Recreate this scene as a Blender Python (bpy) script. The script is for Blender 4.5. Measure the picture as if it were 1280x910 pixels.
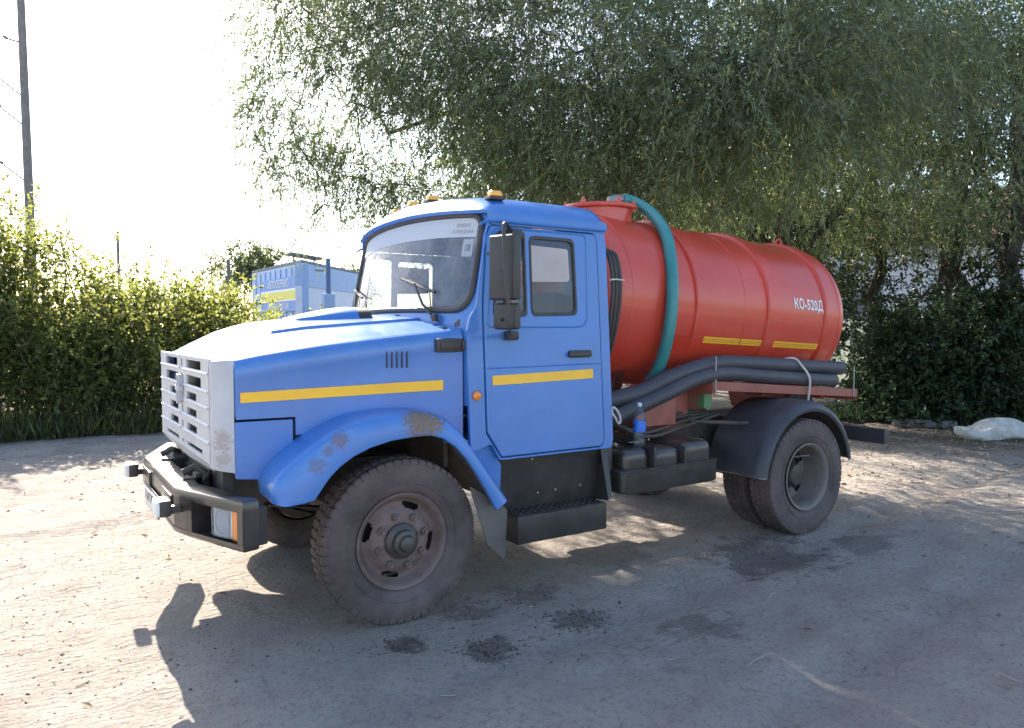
import bpy, bmesh, math, random
import numpy as np
from mathutils import Vector, Matrix

random.seed(5)
rng = np.random.default_rng(11)
for o in list(bpy.data.objects):
    bpy.data.objects.remove(o, do_unlink=True)
scn = bpy.context.scene
col = scn.collection

# ------------------------------------------------------------------ camera, sky, sun, exposure
# world frame: X runs along the truck towards its tail, Y away from the viewer's side, Z up, front axle at X=0
CAM = np.array([-1.9216, -5.208, 1.792]); YAW = 0.5803; PITCH = -0.0474; FPX = 942.25
cd = bpy.data.cameras.new('camera'); cam = bpy.data.objects.new('camera', cd); col.objects.link(cam)
cam.location = CAM; cam.rotation_euler = (math.pi/2 + PITCH, 0, -YAW)
cd.sensor_width = 36; cd.lens = FPX/1280*36; cd.clip_end = 4000; cd.clip_start = .05
scn.camera = cam
SUN = Vector((0.10, 1.35, 1.0)).normalized()
w = bpy.data.worlds.new('World'); scn.world = w; w.use_nodes = True
nt = w.node_tree; nt.nodes.clear()
sky = nt.nodes.new('ShaderNodeTexSky'); sky.sky_type = 'NISHITA'; sky.sun_disc = False
sky.sun_elevation = math.asin(SUN.z); sky.sun_rotation = math.atan2(SUN.x, SUN.y)
sky.air_density = 1.0; sky.dust_density = 1.6; sky.ozone_density = 1.0; sky.altitude = 0
bg = nt.nodes.new('ShaderNodeBackground'); bg.inputs['Strength'].default_value = 0.115
wo = nt.nodes.new('ShaderNodeOutputWorld')
nt.links.new(sky.outputs[0], bg.inputs[0]); nt.links.new(bg.outputs[0], wo.inputs[0])
sl = bpy.data.lights.new('sun', 'SUN'); sl.energy = 5.0; sl.angle = math.radians(.53); sl.color = (1, .91, .78)
so = bpy.data.objects.new('sun', sl); col.objects.link(so); so.location = (0, 30, 25)
so.rotation_euler = (-SUN).to_track_quat('-Z', 'Y').to_euler()
vs = scn.view_settings; vs.view_transform = 'Standard'; vs.look = 'None'; vs.gamma = 1; vs.use_curve_mapping = False
vs.exposure = 1.85

def ray(u, v):
    f = np.array([math.sin(YAW)*math.cos(PITCH), math.cos(YAW)*math.cos(PITCH), math.sin(PITCH)])
    r = np.array([math.cos(YAW), -math.sin(YAW), 0.]); up = np.cross(r, f)
    d = f + r*(u-640)/FPX - up*(v-455)/FPX
    return d
def at(u, v, dist):
    "point at a horizontal distance along the direction of a photo pixel"
    d = ray(u, v); return CAM + d*dist/np.hypot(d[0], d[1])
def gnd(u, v):
    d = ray(u, v); return CAM - d*CAM[2]/d[2]

# ------------------------------------------------------------------ materials
MATS = {}
def _new(name):
    m = bpy.data.materials.new(name); m.use_nodes = True; n = m.node_tree; n.nodes.clear()
    out = n.nodes.new('ShaderNodeOutputMaterial'); MATS[name] = m
    return m, n, out
def N(n, t, **k):
    x = n.nodes.new(t)
    for a, b in k.items():
        if a in x.inputs.keys(): x.inputs[a].default_value = b
        else: setattr(x, a, b)
    return x
def c4(c): return (c[0], c[1], c[2], 1)
def mixrgb(n, fac, a, b, bt='MIX'):
    x = n.nodes.new('ShaderNodeMix'); x.data_type = 'RGBA'; x.blend_type = bt
    for i, v in ((0, fac), (6, a), (7, b)):
        if hasattr(v, 'is_linked') or hasattr(v, 'links'): n.links.new(v, x.inputs[i])
        elif isinstance(v, (int, float)): x.inputs[i].default_value = v
        else: x.inputs[i].default_value = c4(v)
    return x.outputs[2]
def ramp(n, src, stops):
    r = n.nodes.new('ShaderNodeValToRGB'); e = r.color_ramp.elements
    while len(e) < len(stops): e.new(.5)
    for i, (p, c) in enumerate(stops):
        e[i].position = p; e[i].color = c4(c) if not isinstance(c, (int, float)) else (c, c, c, 1)
    n.links.new(src, r.inputs[0]); return r.outputs[0]
def math_(n, op, a, b=None, clamp=False):
    x = n.nodes.new('ShaderNodeMath'); x.operation = op; x.use_clamp = clamp
    for i, v in enumerate((a, b)):
        if v is None: continue
        if isinstance(v, (int, float)): x.inputs[i].default_value = v
        else: n.links.new(v, x.inputs[i])
    return x.outputs[0]
def noise(n, co, scale, detail=4, rough=.55):
    x = N(n, 'ShaderNodeTexNoise'); x.inputs['Scale'].default_value = scale
    x.inputs['Detail'].default_value = detail; x.inputs['Roughness'].default_value = rough
    n.links.new(co, x.inputs['Vector']); return x.outputs[0]
DUST = (.30, .25, .205)
def paint(name, c, rough=.4, metal=0, var=.12, scale=6, bump=.0, bscale=60, coat=0, dust=0, dz=None,
          spots=(), spotcol=(.16, .11, .08), scratch=0, spec=.5, dcol=DUST):
    """painted / rubber / metal surface: uneven tone, dust film, optional worn spots at given places"""
    m, n, out = _new(name)
    p = N(n, 'ShaderNodeBsdfPrincipled', **{'Metallic': metal, 'Coat Weight': coat, 'Coat Roughness': .12, 'Specular IOR Level': spec})
    co = N(n, 'ShaderNodeTexCoord').outputs['Object']
    n1 = noise(n, co, scale, 5); n2 = noise(n, co, scale*7, 3)
    cc = mixrgb(n, ramp(n, n1, [(.3, 0), (.7, 1)]), [x*(1-var) for x in c], [min(1, x*(1+var)) for x in c])
    rr = math_(n, 'MULTIPLY_ADD', n1, rough*.5); n.nodes[-1].inputs[2].default_value = rough*.75
    fac = None
    if dust:
        nn = noise(n, co, 3.2, 6, .65)
        f = math_(n, 'MULTIPLY', ramp(n, nn, [(.35, 0), (.75, 1)]), dust)
        f = math_(n, 'ADD', f, dust*.35)
        if dz:
            sep = n.nodes.new('ShaderNodeSeparateXYZ'); n.links.new(co, sep.inputs[0])
            mr = N(n, 'ShaderNodeMapRange'); mr.inputs[1].default_value = dz[1]; mr.inputs[2].default_value = dz[0]
            n.links.new(sep.outputs[2], mr.inputs[0])
            f = math_(n, 'MULTIPLY', f, mr.outputs[0])
        f = math_(n, 'MULTIPLY', f, 1.0, True)
        cc = mixrgb(n, f, cc, dcol)
        rr = math_(n, 'MAXIMUM', rr, math_(n, 'MULTIPLY', f, .9))
    if scratch:
        v = N(n, 'ShaderNodeTexNoise'); mp = N(n, 'ShaderNodeMapping'); mp.inputs['Scale'].default_value = (14, 3, 70)
        n.links.new(co, mp.inputs[0]); n.links.new(mp.outputs[0], v.inputs['Vector']); v.inputs['Scale'].default_value = 1.6
        v.inputs['Detail'].default_value = 6
        cc = mixrgb(n, math_(n, 'MULTIPLY', ramp(n, v.outputs[0], [(.66, 0), (.74, 1)]), scratch), cc, [x*.35 for x in c])
    for (sx, sy, sz, r, stren) in spots:
        d = n.nodes.new('ShaderNodeVectorMath'); d.operation = 'DISTANCE'; n.links.new(co, d.inputs[0]); d.inputs[1].default_value = (sx, sy, sz)
        mpp = N(n, 'ShaderNodeMapping'); mpp.inputs['Scale'].default_value = (1.0, 1, 1.6); mpp.inputs['Rotation'].default_value = (0, .5, 0); n.links.new(co, mpp.inputs[0])
        nn = noise(n, mpp.outputs[0], 34, 9, .78)
        k = math_(n, 'SUBTRACT', math_(n, 'MULTIPLY', nn, 3.4), math_(n, 'ADD', math_(n, 'MULTIPLY', d.outputs['Value'], 1/r), .75))
        k = ramp(n, k, [(.30, 0), (.40, 1)])
        sc = mixrgb(n, noise(n, co, 45, 6), spotcol, [x*2.6 for x in spotcol])
        cc = mixrgb(n, math_(n, 'MULTIPLY', k, stren), cc, sc)
        rr = math_(n, 'MAXIMUM', rr, math_(n, 'MULTIPLY', k, .85))
    n.links.new(cc, p.inputs['Base Color']); n.links.new(rr, p.inputs['Roughness'])
    if bump:
        b = N(n, 'ShaderNodeBump'); b.inputs['Strength'].default_value = min(1, bump); b.inputs['Distance'].default_value = .01*max(1, bump)
        n.links.new(noise(n, co, bscale, 5), b.inputs['Height']); n.links.new(b.outputs[0], p.inputs['Normal'])
    n.links.new(p.outputs[0], out.inputs[0]); return m

blue = paint('blue_paint', (.036, .180, .53), .36, var=.10, scale=3, coat=.35, dust=.11, scratch=.4)
blue_hood = paint('blue_paint_hood', (.036, .180, .53), .30, var=.10, scale=3, coat=.5, dust=.12)
blue_fender = paint('blue_paint_fender', (.036, .185, .55), .36, var=.10, scale=3, coat=.3, dust=.12,
                    spots=((-.44, -1.2, 1.17, .075, .6), (-.57, -1.2, 1.04, .075, .45), (-.51, -1.2, 1.11, .05, .5), (.06, -1.2, 1.24, .16, 1), (.13, -1.2, 1.22, .12, 1)), spotcol=(.10, .075, .062))
grille_paint = paint('grille_paint', (.52, .52, .55), .5, var=.08, scale=5, dust=.15, spots=((-1.0, -.9, 1.17, .09, .7), (-1.0, -.9, 1.07, .07, .6)), spotcol=(.22, .17, .14))
yellow = paint('yellow_reflective_tape', (.95, .52, .02), .35, var=.05, scale=8, dust=.08)
black = paint('black_paint', (.012, .012, .015), .42, var=.3, scale=9, dust=.13)
black_gloss = paint('black_bumper_paint', (.014, .014, .016), .30, var=.3, scale=9, dust=.16, coat=.3)
bplastic = paint('black_plastic', (.02, .019, .022), .45, var=.2, dust=.10)
dark_metal = paint('greasy_dark_metal', (.028, .024, .022), .6, var=.4, scale=10, dust=.22)
rubber_seal = paint('rubber_seal', (.03, .03, .034), .65, dust=.15)
tyre_m = paint('tyre_rubber', (.034, .027, .027), .8, var=.2, scale=8, dcol=(.165, .125, .120), dust=.75, bump=.5, bscale=90)
rim_m = paint('dusty_rim', (.115, .070, .060), .65, var=.45, scale=14, dcol=(.26, .20, .185), dust=.5, bump=.5, bscale=80)
rim_rear = paint('dusty_rear_rim', (.14, .125, .12), .7, var=.2, scale=9, dust=.45, bump=.3, bscale=60)
hub_m = paint('greasy_hub', (.035, .030, .032), .4, var=.5, scale=20, dust=.16)
red = paint('red_tank_paint', (.60, .046, .020), .34, var=.07, scale=2.2, coat=.4, dust=.10, bump=.12, bscale=5)
red_beam = paint('red_brown_primer', (.30, .055, .035), .6, var=.25, scale=9, dust=.3)
turq = paint('turquoise_hose_plastic', (.025, .235, .235), .42, var=.1, dust=.08)
hose_m = paint('dark_suction_hose', (.034, .035, .05), .5, var=.15, dust=.08)
guard_m = paint('dark_mudguard_plastic', (.024, .028, .042), .45, var=.2, dust=.14)
flap_m = paint('grey_mudflap', (.085, .085, .085), .8, var=.2, dust=.25)
steel = paint('dull_steel', (.30, .30, .30), .5, metal=.6, var=.2, dust=.3)
white_p = paint('white_paint', (.78, .78, .78), .4, dust=.1)
rope_m = paint('white_rope', (.62, .6, .56), .9, dust=.2)
liner = paint('wheel_arch_liner', (.06, .04, .033), .85, var=.3, dust=.55)
seat_m = paint('seat_cloth', (.10, .10, .12), .9)
inner_m = paint('cab_interior', (.25, .27, .30), .8)
orange = paint('orange_lens', (.85, .24, .02), .25, var=.05, coat=.5, dust=.1)
amber = paint('amber_lens', (.95, .42, .03), .25, var=.05, coat=.5)
mirror_glass = paint('mirror_glass', (.6, .6, .6), .05, metal=1, var=.02)
lamp_back = paint('lamp_reflector', (.82, .84, .86), .3, metal=.15, var=.1)
green_m = paint('green_bracket', (.06, .22, .08), .6, dust=.3)

def glass(name, tint=(.8, .86, .9), dust_sheen=.06, ior=1.5):
    m, n, out = _new(name)
    tr = N(n, 'ShaderNodeBsdfTransparent'); tr.inputs[0].default_value = c4(tint)
    gl = N(n, 'ShaderNodeBsdfGlossy'); gl.inputs['Roughness'].default_value = .015
    fr = N(n, 'ShaderNodeFresnel'); fr.inputs[0].default_value = ior
    mx = N(n, 'ShaderNodeMixShader'); n.links.new(fr.outputs[0], mx.inputs[0]); n.links.new(tr.outputs[0], mx.inputs[1]); n.links.new(gl.outputs[0], mx.inputs[2])
    df = N(n, 'ShaderNodeBsdfTranslucent'); df.inputs[0].default_value = (.74, .77, .84, 1)  # pale blue film: dust plus painted-in sky sheen
    d2 = N(n, 'ShaderNodeBsdfDiffuse'); d2.inputs[0].default_value = (.60, .62, .66, 1)
    ad = N(n, 'ShaderNodeMixShader'); ad.inputs[0].default_value = .5; n.links.new(df.outputs[0], ad.inputs[1]); n.links.new(d2.outputs[0], ad.inputs[2])
    co = N(n, 'ShaderNodeTexCoord').outputs['Object']
    f = math_(n, 'MULTIPLY', ramp(n, noise(n, co, 5, 6), [(.3, .4), (.75, 1.4)]), dust_sheen)
    m2 = N(n, 'ShaderNodeMixShader'); n.links.new(f, m2.inputs[0]); n.links.new(mx.outputs[0], m2.inputs[1]); n.links.new(ad.outputs[0], m2.inputs[2])
    n.links.new(m2.outputs[0], out.inputs[0]); return m
wind_glass = glass('windscreen_glass', (.88, .92, .96), .44)  # film thickened beyond dust to paint in the sky's reflection and veil
side_glass = glass('side_glass', (.72, .75, .78), .05, 1.5)
lamp_glass = glass('lamp_glass', (.9, .92, .95), .12)
pet = glass('clear_bottle_plastic', (.92, .95, .98), .14, 1.4)

def leaf_mat(name, c, trans=.45, tcol=None, var=.5, old=(.35, .28, .05), oldp=.04, gloss=.45):
    m, n, out = _new(name)
    g = N(n, 'ShaderNodeNewGeometry'); ri = g.outputs['Random Per Island']
    tcol = tcol or (c[0]*2.2, c[1]*1.9, c[2]*.7)
    cc = ramp(n, ri, [(0, [x*(1-var) for x in c]), (.6, c), (.985-oldp*.5, [min(1, x*(1+var)) for x in c]), (1, old)])
    tc = ramp(n, ri, [(0, [x*(1-var) for x in tcol]), (.6, tcol), (.985-oldp*.5, [min(1, x*(1+var*.6)) for x in tcol]), (1, [x*1.5 for x in old])])
    p = N(n, 'ShaderNodeBsdfPrincipled', **{'Roughness': gloss, 'Specular IOR Level': .4}); n.links.new(cc, p.inputs['Base Color'])
    t = N(n, 'ShaderNodeBsdfTranslucent'); n.links.new(tc, t.inputs[0])
    mx = N(n, 'ShaderNodeMixShader'); mx.inputs[0].default_value = trans
    n.links.new(p.outputs[0], mx.inputs[1]); n.links.new(t.outputs[0], mx.inputs[2]); n.links.new(mx.outputs[0], out.inputs[0])
    return m
willow_leaf = leaf_mat('willow_leaf', (.115, .150, .090), .38, (.19, .25, .085), oldp=.02, old=(.42, .33, .05), gloss=.38)
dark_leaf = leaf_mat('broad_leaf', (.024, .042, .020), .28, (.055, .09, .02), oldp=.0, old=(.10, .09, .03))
hedge_leaf = leaf_mat('hedge_leaf', (.085, .112, .045), .5, (.34, .37, .085), oldp=.0, old=(.3, .28, .06))
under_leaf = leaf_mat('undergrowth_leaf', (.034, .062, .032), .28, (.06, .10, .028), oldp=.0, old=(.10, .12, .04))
grass_m = leaf_mat('grass_blade', (.075, .095, .04), .35, oldp=.15)
dry_leaf = leaf_mat('dry_leaf', (.26, .21, .13), .15, (.3, .22, .1), var=.5, old=(.6, .52, .36), oldp=.25, gloss=.8)
bark = paint('bark', (.045, .036, .030), .9, var=.4, scale=14, bump=1.5, bscale=28)
twig_m = paint('twig_bark', (.07, .055, .04), .9, var=.3)

# ------------------------------------------------------------------ mesh helpers
def link(o, parent=None):
    col.objects.link(o)
    if parent is not None: o.parent = parent
    return o
def mesh_obj(name, V, F, mats, parent=None, mi=None, smooth=35):
    me = bpy.data.meshes.new(name)
    me.from_pydata([tuple(v) for v in V], [], [tuple(f) for f in F])
    for m in (mats if isinstance(mats, (list, tuple)) else [mats]): me.materials.append(m)
    if mi is not None: me.polygons.foreach_set('material_index', mi)
    bm = bmesh.new(); bm.from_mesh(me)
    bmesh.ops.recalc_face_normals(bm, faces=bm.faces); bm.to_mesh(me); bm.free()
    if smooth:
        me.polygons.foreach_set('use_smooth', [True]*len(me.polygons))
        me.set_sharp_from_angle(angle=math.radians(smooth))
    me.update()
    return link(bpy.data.objects.new(name, me), parent)
class MB:
    def __init__(s): s.V = []; s.F = []; s.M = []
    def add(s, V, F, m=0):
        b = len(s.V); s.V += [tuple(v) for v in V]; s.F += [tuple(b+i for i in f) for f in F]; s.M += [m]*len(F); return s
    def bm(s, bm, m=0):
        bm.verts.index_update(); s.add([v.co[:] for v in bm.verts], [[v.index for v in f.verts] for f in bm.faces], m); bm.free(); return s
    def box(s, c, size, bevel=0, rot=None, m=0, seg=2):
        bm = bmesh.new(); bmesh.ops.create_cube(bm, size=1)
        bmesh.ops.scale(bm, vec=size, verts=bm.verts)
        if bevel: bmesh.ops.bevel(bm, geom=bm.edges[:], offset=bevel, segments=seg, affect='EDGES', profile=.6)
        M = Matrix.Translation(c)
        if rot is not None: M = M @ (rot.to_4x4() if hasattr(rot, 'to_4x4') else rot)
        bmesh.ops.transform(bm, matrix=M, verts=bm.verts); return s.bm(bm, m)
    def b2(s, lo, hi, bevel=0, m=0):
        return s.box([(a+b)/2 for a, b in zip(lo, hi)], [abs(b-a) for a, b in zip(lo, hi)], bevel, m=m)
    def grid(s, rows, m=0, cu=False, cv=False):
        nr, nc = len(rows), len(rows[0]); V = [p for r in rows for p in r]; F = []
        for i in range(nr if cu else nr-1):
            for j in range(nc if cv else nc-1):
                a, b = i*nc+j, i*nc+(j+1) % nc; c, d = ((i+1) % nr)*nc+(j+1) % nc, ((i+1) % nr)*nc+j
                F.append((a, b, c, d))
        return s.add(V, F, m)
    def tube(s, path, r, n=8, m=0, caps=True, closed=False):
        P = [Vector(p) for p in path]; k = len(P); R = r if isinstance(r, (list, tuple)) else [r]*k
        rows = []; up = None
        for i in range(k):
            if closed: t = P[(i+1) % k]-P[i-1]
            else: t = P[min(i+1, k-1)]-P[max(i-1, 0)]
            t.normalize()
            if up is None:
                up = Vector((0, 0, 1)) if abs(t.z) < .9 else Vector((1, 0, 0))
            a = t.cross(up).normalized(); up = a.cross(t).normalized()
            rows.append([P[i]+a*R[i]*math.cos(2*math.pi*j/n)+up*R[i]*math.sin(2*math.pi*j/n) for j in range(n)])
        s.grid(rows, m, cu=closed, cv=True)
        if caps and not closed:
            for rr in (rows[0], rows[-1]): s.add(rr, [tuple(range(n))], m)
        return s
    def lathe(s, prof, c, n=48, m=0, axis='y', a0=0, skip=None):
        """prof: (radius, offset along axis). skip(i, j) drops a cell"""
        rows = []
        for r, o in prof:
            row = []
            for j in range(n):
                t = 2*math.pi*j/n+a0; p = [r*math.cos(t), o, r*math.sin(t)] if axis == 'y' else ([o, r*math.cos(t), r*math.sin(t)] if axis == 'x' else [r*math.cos(t), r*math.sin(t), o])
                row.append([p[q]+c[q] for q in range(3)])
            rows.append(row)
        V = [p for r in rows for p in r]; F = []
        for i in range(len(rows)-1):
            for j in range(n):
                if skip and skip(i, j): continue
                F.append((i*n+j, i*n+(j+1) % n, (i+1)*n+(j+1) % n, (i+1)*n+j))
        return s.add(V, F, m)
    def disc(s, r, c, n=24, axis='y', m=0):
        V = []
        for j in range(n):
            t = 2*math.pi*j/n; p = [r*math.cos(t), 0, r*math.sin(t)] if axis == 'y' else ([0, r*math.cos(t), r*math.sin(t)] if axis == 'x' else [r*math.cos(t), r*math.sin(t), 0])
            V.append([p[q]+c[q] for q in range(3)])
        return s.add(V, [tuple(range(n))], m)
    def mirror(s):
        o = MB(); o.V = [(x, -y, z) for x, y, z in s.V]; o.F = [f[::-1] for f in s.F]; o.M = s.M[:]; return o
    def build(s, name, mats, parent=None, smooth=35):
        return mesh_obj(name, s.V, s.F, mats, parent, s.M, smooth)
def empty(name, loc=(0, 0, 0), parent=None):
    e = bpy.data.objects.new(name, None); e.location = loc; e.empty_display_size = .2; return link(e, parent)
def tag(o, label, cat=None, group=None, kind=None):
    if label: o['label'] = label
    if cat: o['category'] = cat
    if group: o['group'] = group
    if kind: o['kind'] = kind
    return o
def rp(pts, r, n=5):
    "rounded polygon"
    out = []; k = len(pts); R = r if isinstance(r, (list, tuple)) else [r]*k
    for i in range(k):
        p = Vector(pts[i]); a = Vector(pts[i-1])-p; b = Vector(pts[(i+1) % k])-p
        rr = min(R[i], a.length*.49, b.length*.49)
        if rr < 1e-4: out.append(tuple(p)); continue
        p0 = p+a.normalized()*rr; p1 = p+b.normalized()*rr
        for j in range(n+1):
            t = j/n; q = p0*(1-t)**2+p*2*t*(1-t)+p1*t*t; out.append(tuple(q))
    return out
def plate(outer, holes, th, fn, bev=.003, mb=None, m=0):
    "flat plate with holes: (u, v, w) -> fn -> world"
    cu = bpy.data.curves.new('tmp', 'CURVE'); cu.dimensions = '2D'; cu.fill_mode = 'BOTH'
    cu.extrude = max(th/2-bev, .0002); cu.bevel_depth = bev; cu.bevel_resolution = 1; cu.offset = -bev
    for lp in [outer]+list(holes):
        sp = cu.splines.new('POLY'); sp.points.add(len(lp)-1); sp.use_cyclic_u = True
        for i, p in enumerate(lp): sp.points[i].co = (p[0], p[1], 0, 1)
    ob = bpy.data.objects.new('tmp', cu); me = bpy.data.meshes.new_from_object(ob)
    V = [fn(*v.co) for v in me.vertices]; F = [tuple(p.vertices) for p in me.polygons]
    bpy.data.objects.remove(ob); bpy.data.curves.remove(cu); bpy.data.meshes.remove(me)
    mb = mb or MB(); return mb.add(V, F, m)
def interp(xs, ys):
    return lambda x: float(np.interp(x, xs, ys))
def smooth_path(P, n=6):
    "Catmull-Rom"
    P = [np.array(p, float) for p in P]; out = []
    Q = [2*P[0]-P[1]]+P+[2*P[-1]-P[-2]]
    for i in range(1, len(Q)-2):
        for j in range(n):
            t = j/n; a, b, c, d = Q[i-1], Q[i], Q[i+1], Q[i+2]
            out.append(.5*((2*b)+(-a+c)*t+(2*a-5*b+4*c-d)*t*t+(-a+3*b-3*c+d)*t**3))
    out.append(P[-1]); return out
def text_mesh(s, size, bold=.0, sx=1, space=1):
    cu = bpy.data.curves.new('tmp', 'FONT'); cu.body = s; cu.size = size; cu.offset = bold; cu.align_x = 'CENTER'; cu.align_y = 'CENTER'
    cu.extrude = 0; cu.space_character = space; ob = bpy.data.objects.new('tmp', cu); me = bpy.data.meshes.new_from_object(ob)
    V = [(v.co.x*sx, v.co.y) for v in me.vertices]; F = [tuple(p.vertices) for p in me.polygons]
    bpy.data.objects.remove(ob); bpy.data.curves.remove(cu); bpy.data.meshes.remove(me)
    return V, F

# ================================================================== the tanker truck
truck = empty('tanker_truck')
tag(truck, 'blue bonneted truck with a red tank on its back, parked on bare dirt', 'truck')
def sy(z): return 1.13-.06*(z-.95)                      # half width of the cab side at a height
def side(s, off=0.):                                    # (x, z, w) -> cab side, w outwards
    return lambda u, v, w: (u, s*(sy(v)+w+off), v)

# ---- chassis
for s in (-1, 1):
    mb = MB(); mb.b2((-1.05, s*.40, .68), (5.0, s*.43, .92)); mb.b2((-1.05, s*.33, .90), (5.0, s*.40, .92)); mb.b2((-1.05, s*.33, .68), (5.0, s*.40, .70))
    mb.build('frame_rail', dark_metal, truck)
for x in (-.98, -.2, .9, 1.9, 2.9, 4.2, 4.9):
    mb = MB(); mb.b2((x, -.40, .72), (x+.08, .40, .88)); mb.build('cross_member', dark_metal, truck)
def beam_axle(x, r, name):
    mb = MB(); mb.tube([(x, -.95, .5), (x, -.5, .46 if r < .08 else .5), (x, .5, .46 if r < .08 else .5), (x, .95, .5)], r, 10)
    if r > .08:
        mb.lathe([(.0, -.2), (.14, -.16), (.2, 0), (.14, .16), (0, .2)], (x, 0, .52), 20, axis='x')
    mb.build(name, dark_metal, truck)
beam_axle(0, .06, 'front_axle'); beam_axle(3.8, .09, 'rear_axle')
mb = MB(); mb.tube([(.6, 0, .72), (2.1, 0, .66), (3.6, 0, .55)], .05, 10); mb.build('drive_shaft', dark_metal, truck)
mb = MB(); mb.box((-.35, 0, 1.0), (.9, .62, .6), .05); mb.box((.45, 0, .72), (.9, .42, .4), .06)
mb.build('engine_block', dark_metal, truck)
for x0, L in ((0, .65), (3.8, .75)):
    for s in (-1, 1):
        mb = MB()
        for k in range(6):
            l = L-.08*k
            pts = [(x0+l*t, s*.47, .62-.022*k+(.08*(t*t))) for t in np.linspace(-1, 1, 9)]
            rows = [[(p[0], p[1]-.035, p[2]), (p[0], p[1]+.035, p[2]), (p[0], p[1]+.035, p[2]-.014), (p[0], p[1]-.035, p[2]-.014)] for p in pts]
            mb.grid(rows, cv=True)
        mb.build('leaf_spring', dark_metal, truck)

# ---- wheels
def tyre_mb(cx, cy, cz, s, R=.505, W=.25):
    """tyre lathe about the axle; s = outward side"""
    mb = MB(); h = W/2
    prof = [(.285, h*.62), (.30, h*.80), (.34, h*.93), (.39, h*1.0), (.43, h*.99), (.462, h*.93), (.486, h*.86), (.495, h*.80), (.496, 0),
            (.495, -h*.80), (.486, -h*.86), (.462, -h*.93), (.43, -h*.99), (.39, -h), (.34, -h*.93), (.30, -h*.8), (.285, -h*.62)]
    mb.lathe([(r, o*s) for r, o in prof], (cx, cy, cz), 72)
    nb = 56; da = 2*math.pi/nb
    def blk(a0, a1, o0, o1, r0, r1, sk=0.):
        V = []
        for r in (r0, r1):
            k = .004 if r == r1 else 0
            for (a, o) in ((a0, o0), (a1, o0), (a1, o1), (a0, o1)):
                aa = a+sk*(o/h)+(k/R if a == a0 else -k/R); oo = o+(k if o == min(o0, o1) else -k)
                V.append((cx+r*math.cos(aa), cy+s*oo, cz+r*math.sin(aa)))
        mb.add(V, [(0, 1, 5, 4), (1, 2, 6, 5), (2, 3, 7, 6), (3, 0, 4, 7), (4, 5, 6, 7)])
    for i in range(nb):
        a = i*da
        blk(a+.08*da, a+.94*da, -.048, -.004, .486, R, .05); blk(a+.42*da, a+1.28*da, .004, .048, .486, R, -.05)
        blk(a+.20*da, a+1.02*da, .053, .108, .480, R-.003); blk(a+.0*da, a+.82*da, -.108, -.053, .480, R-.003)
        for q in (-1, 1):                               # shoulder lugs
            V = []
            for aa in (a+.20*da, a+1.02*da) if q > 0 else (a, a+.82*da):
                for r, o in ((R-.004, .104), (R-.010, .112), (.472, .1165), (.466, .108)):
                    V.append((cx+r*math.cos(aa), cy+s*q*o, cz+r*math.sin(aa)))
            mb.add(V, [(0, 1, 5, 4), (1, 2, 6, 5), (2, 3, 7, 6), (0, 1, 2, 3), (4, 5, 6, 7)])
    # raised ring on the side wall
    for q in (-1, 1):
        mb.lathe([(.352, q*s*(h*.95)), (.357, q*s*(h*.95+.006)), (.364, q*s*(h*.96+.006)), (.369, q*s*(h*.965))], (cx, cy, cz), 72)
    return mb
def hand_holes(n, centres, half, r0, r1):
    def f(ring, prof_r): pass
    return f
def front_wheel(s):
    cx, cy, cz = 0, s*.965, .5
    w = empty('front_wheel', (0, 0, 0), truck)
    tyre_mb(cx, cy, cz, s).build('tyre', tyre_m, w, 40)
    n = 96; holes = [math.radians(a) for a in (68, 162, 255, 348)]
    prof = [(.262, -.10), (.262, .085), (.292, .105), (.297, .112), (.290, .118), (.272, .108), (.262, .085), (.250, .055), (.235, .040), (.222, .040), (.208, .046), (.196, .056),
            (.175, .075), (.155, .085), (.12, .088), (.105, .088)]
    rr = [p[0] for p in prof]
    def skip(i, j):
        if s > 0: a = 2*math.pi*(j+.5)/n
        else: a = 2*math.pi*(j+.5)/n
        r = (rr[i]+rr[i+1])/2
        if not (.194 < r < .240): return False
        for hc in holes:
            d = abs((a-hc+math.pi) % (2*math.pi)-math.pi)
            lim = .27 if .205 < r < .23 else .19
            if d < lim: return True
        return False
    mb = MB(); mb.lathe([(r, s*(o-.006)) for r, o in prof], (cx, cy, cz), n, skip=skip)
    mb.build('rim', rim_m, w, 40)
    mb = MB(); mb.lathe([(.258, -s*.11), (.10, -s*.11)], (cx, cy, cz), 32); mb.build('brake_drum', dark_metal, w)
    mb = MB()
    mb.lathe([(.112, s*.078), (.108, s*.10), (.092, s*.112), (.078, s*.118), (.074, s*.150), (.052, s*.158), (.046, s*.182), (.030, s*.190), (0.001, s*.191)], (cx, cy, cz), 32)
    mb.build('hub', hub_m, w)
    for k in range(8):
        a = 2*math.pi*k/8+.25
        m2 = MB(); c = (cx+.155*math.cos(a), cy+s*.088, cz+.155*math.sin(a))
        m2.lathe([(.024, -s*.012), (.024, s*.014), (.019, s*.021), (.012, s*.021), (.012, s*.036), (.0005, s*.036)], c, 6, a0=a)
        m2.build('wheel_nut', rim_m, w, 20)
    return w
front_wheel(-1); front_wheel(1)
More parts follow.
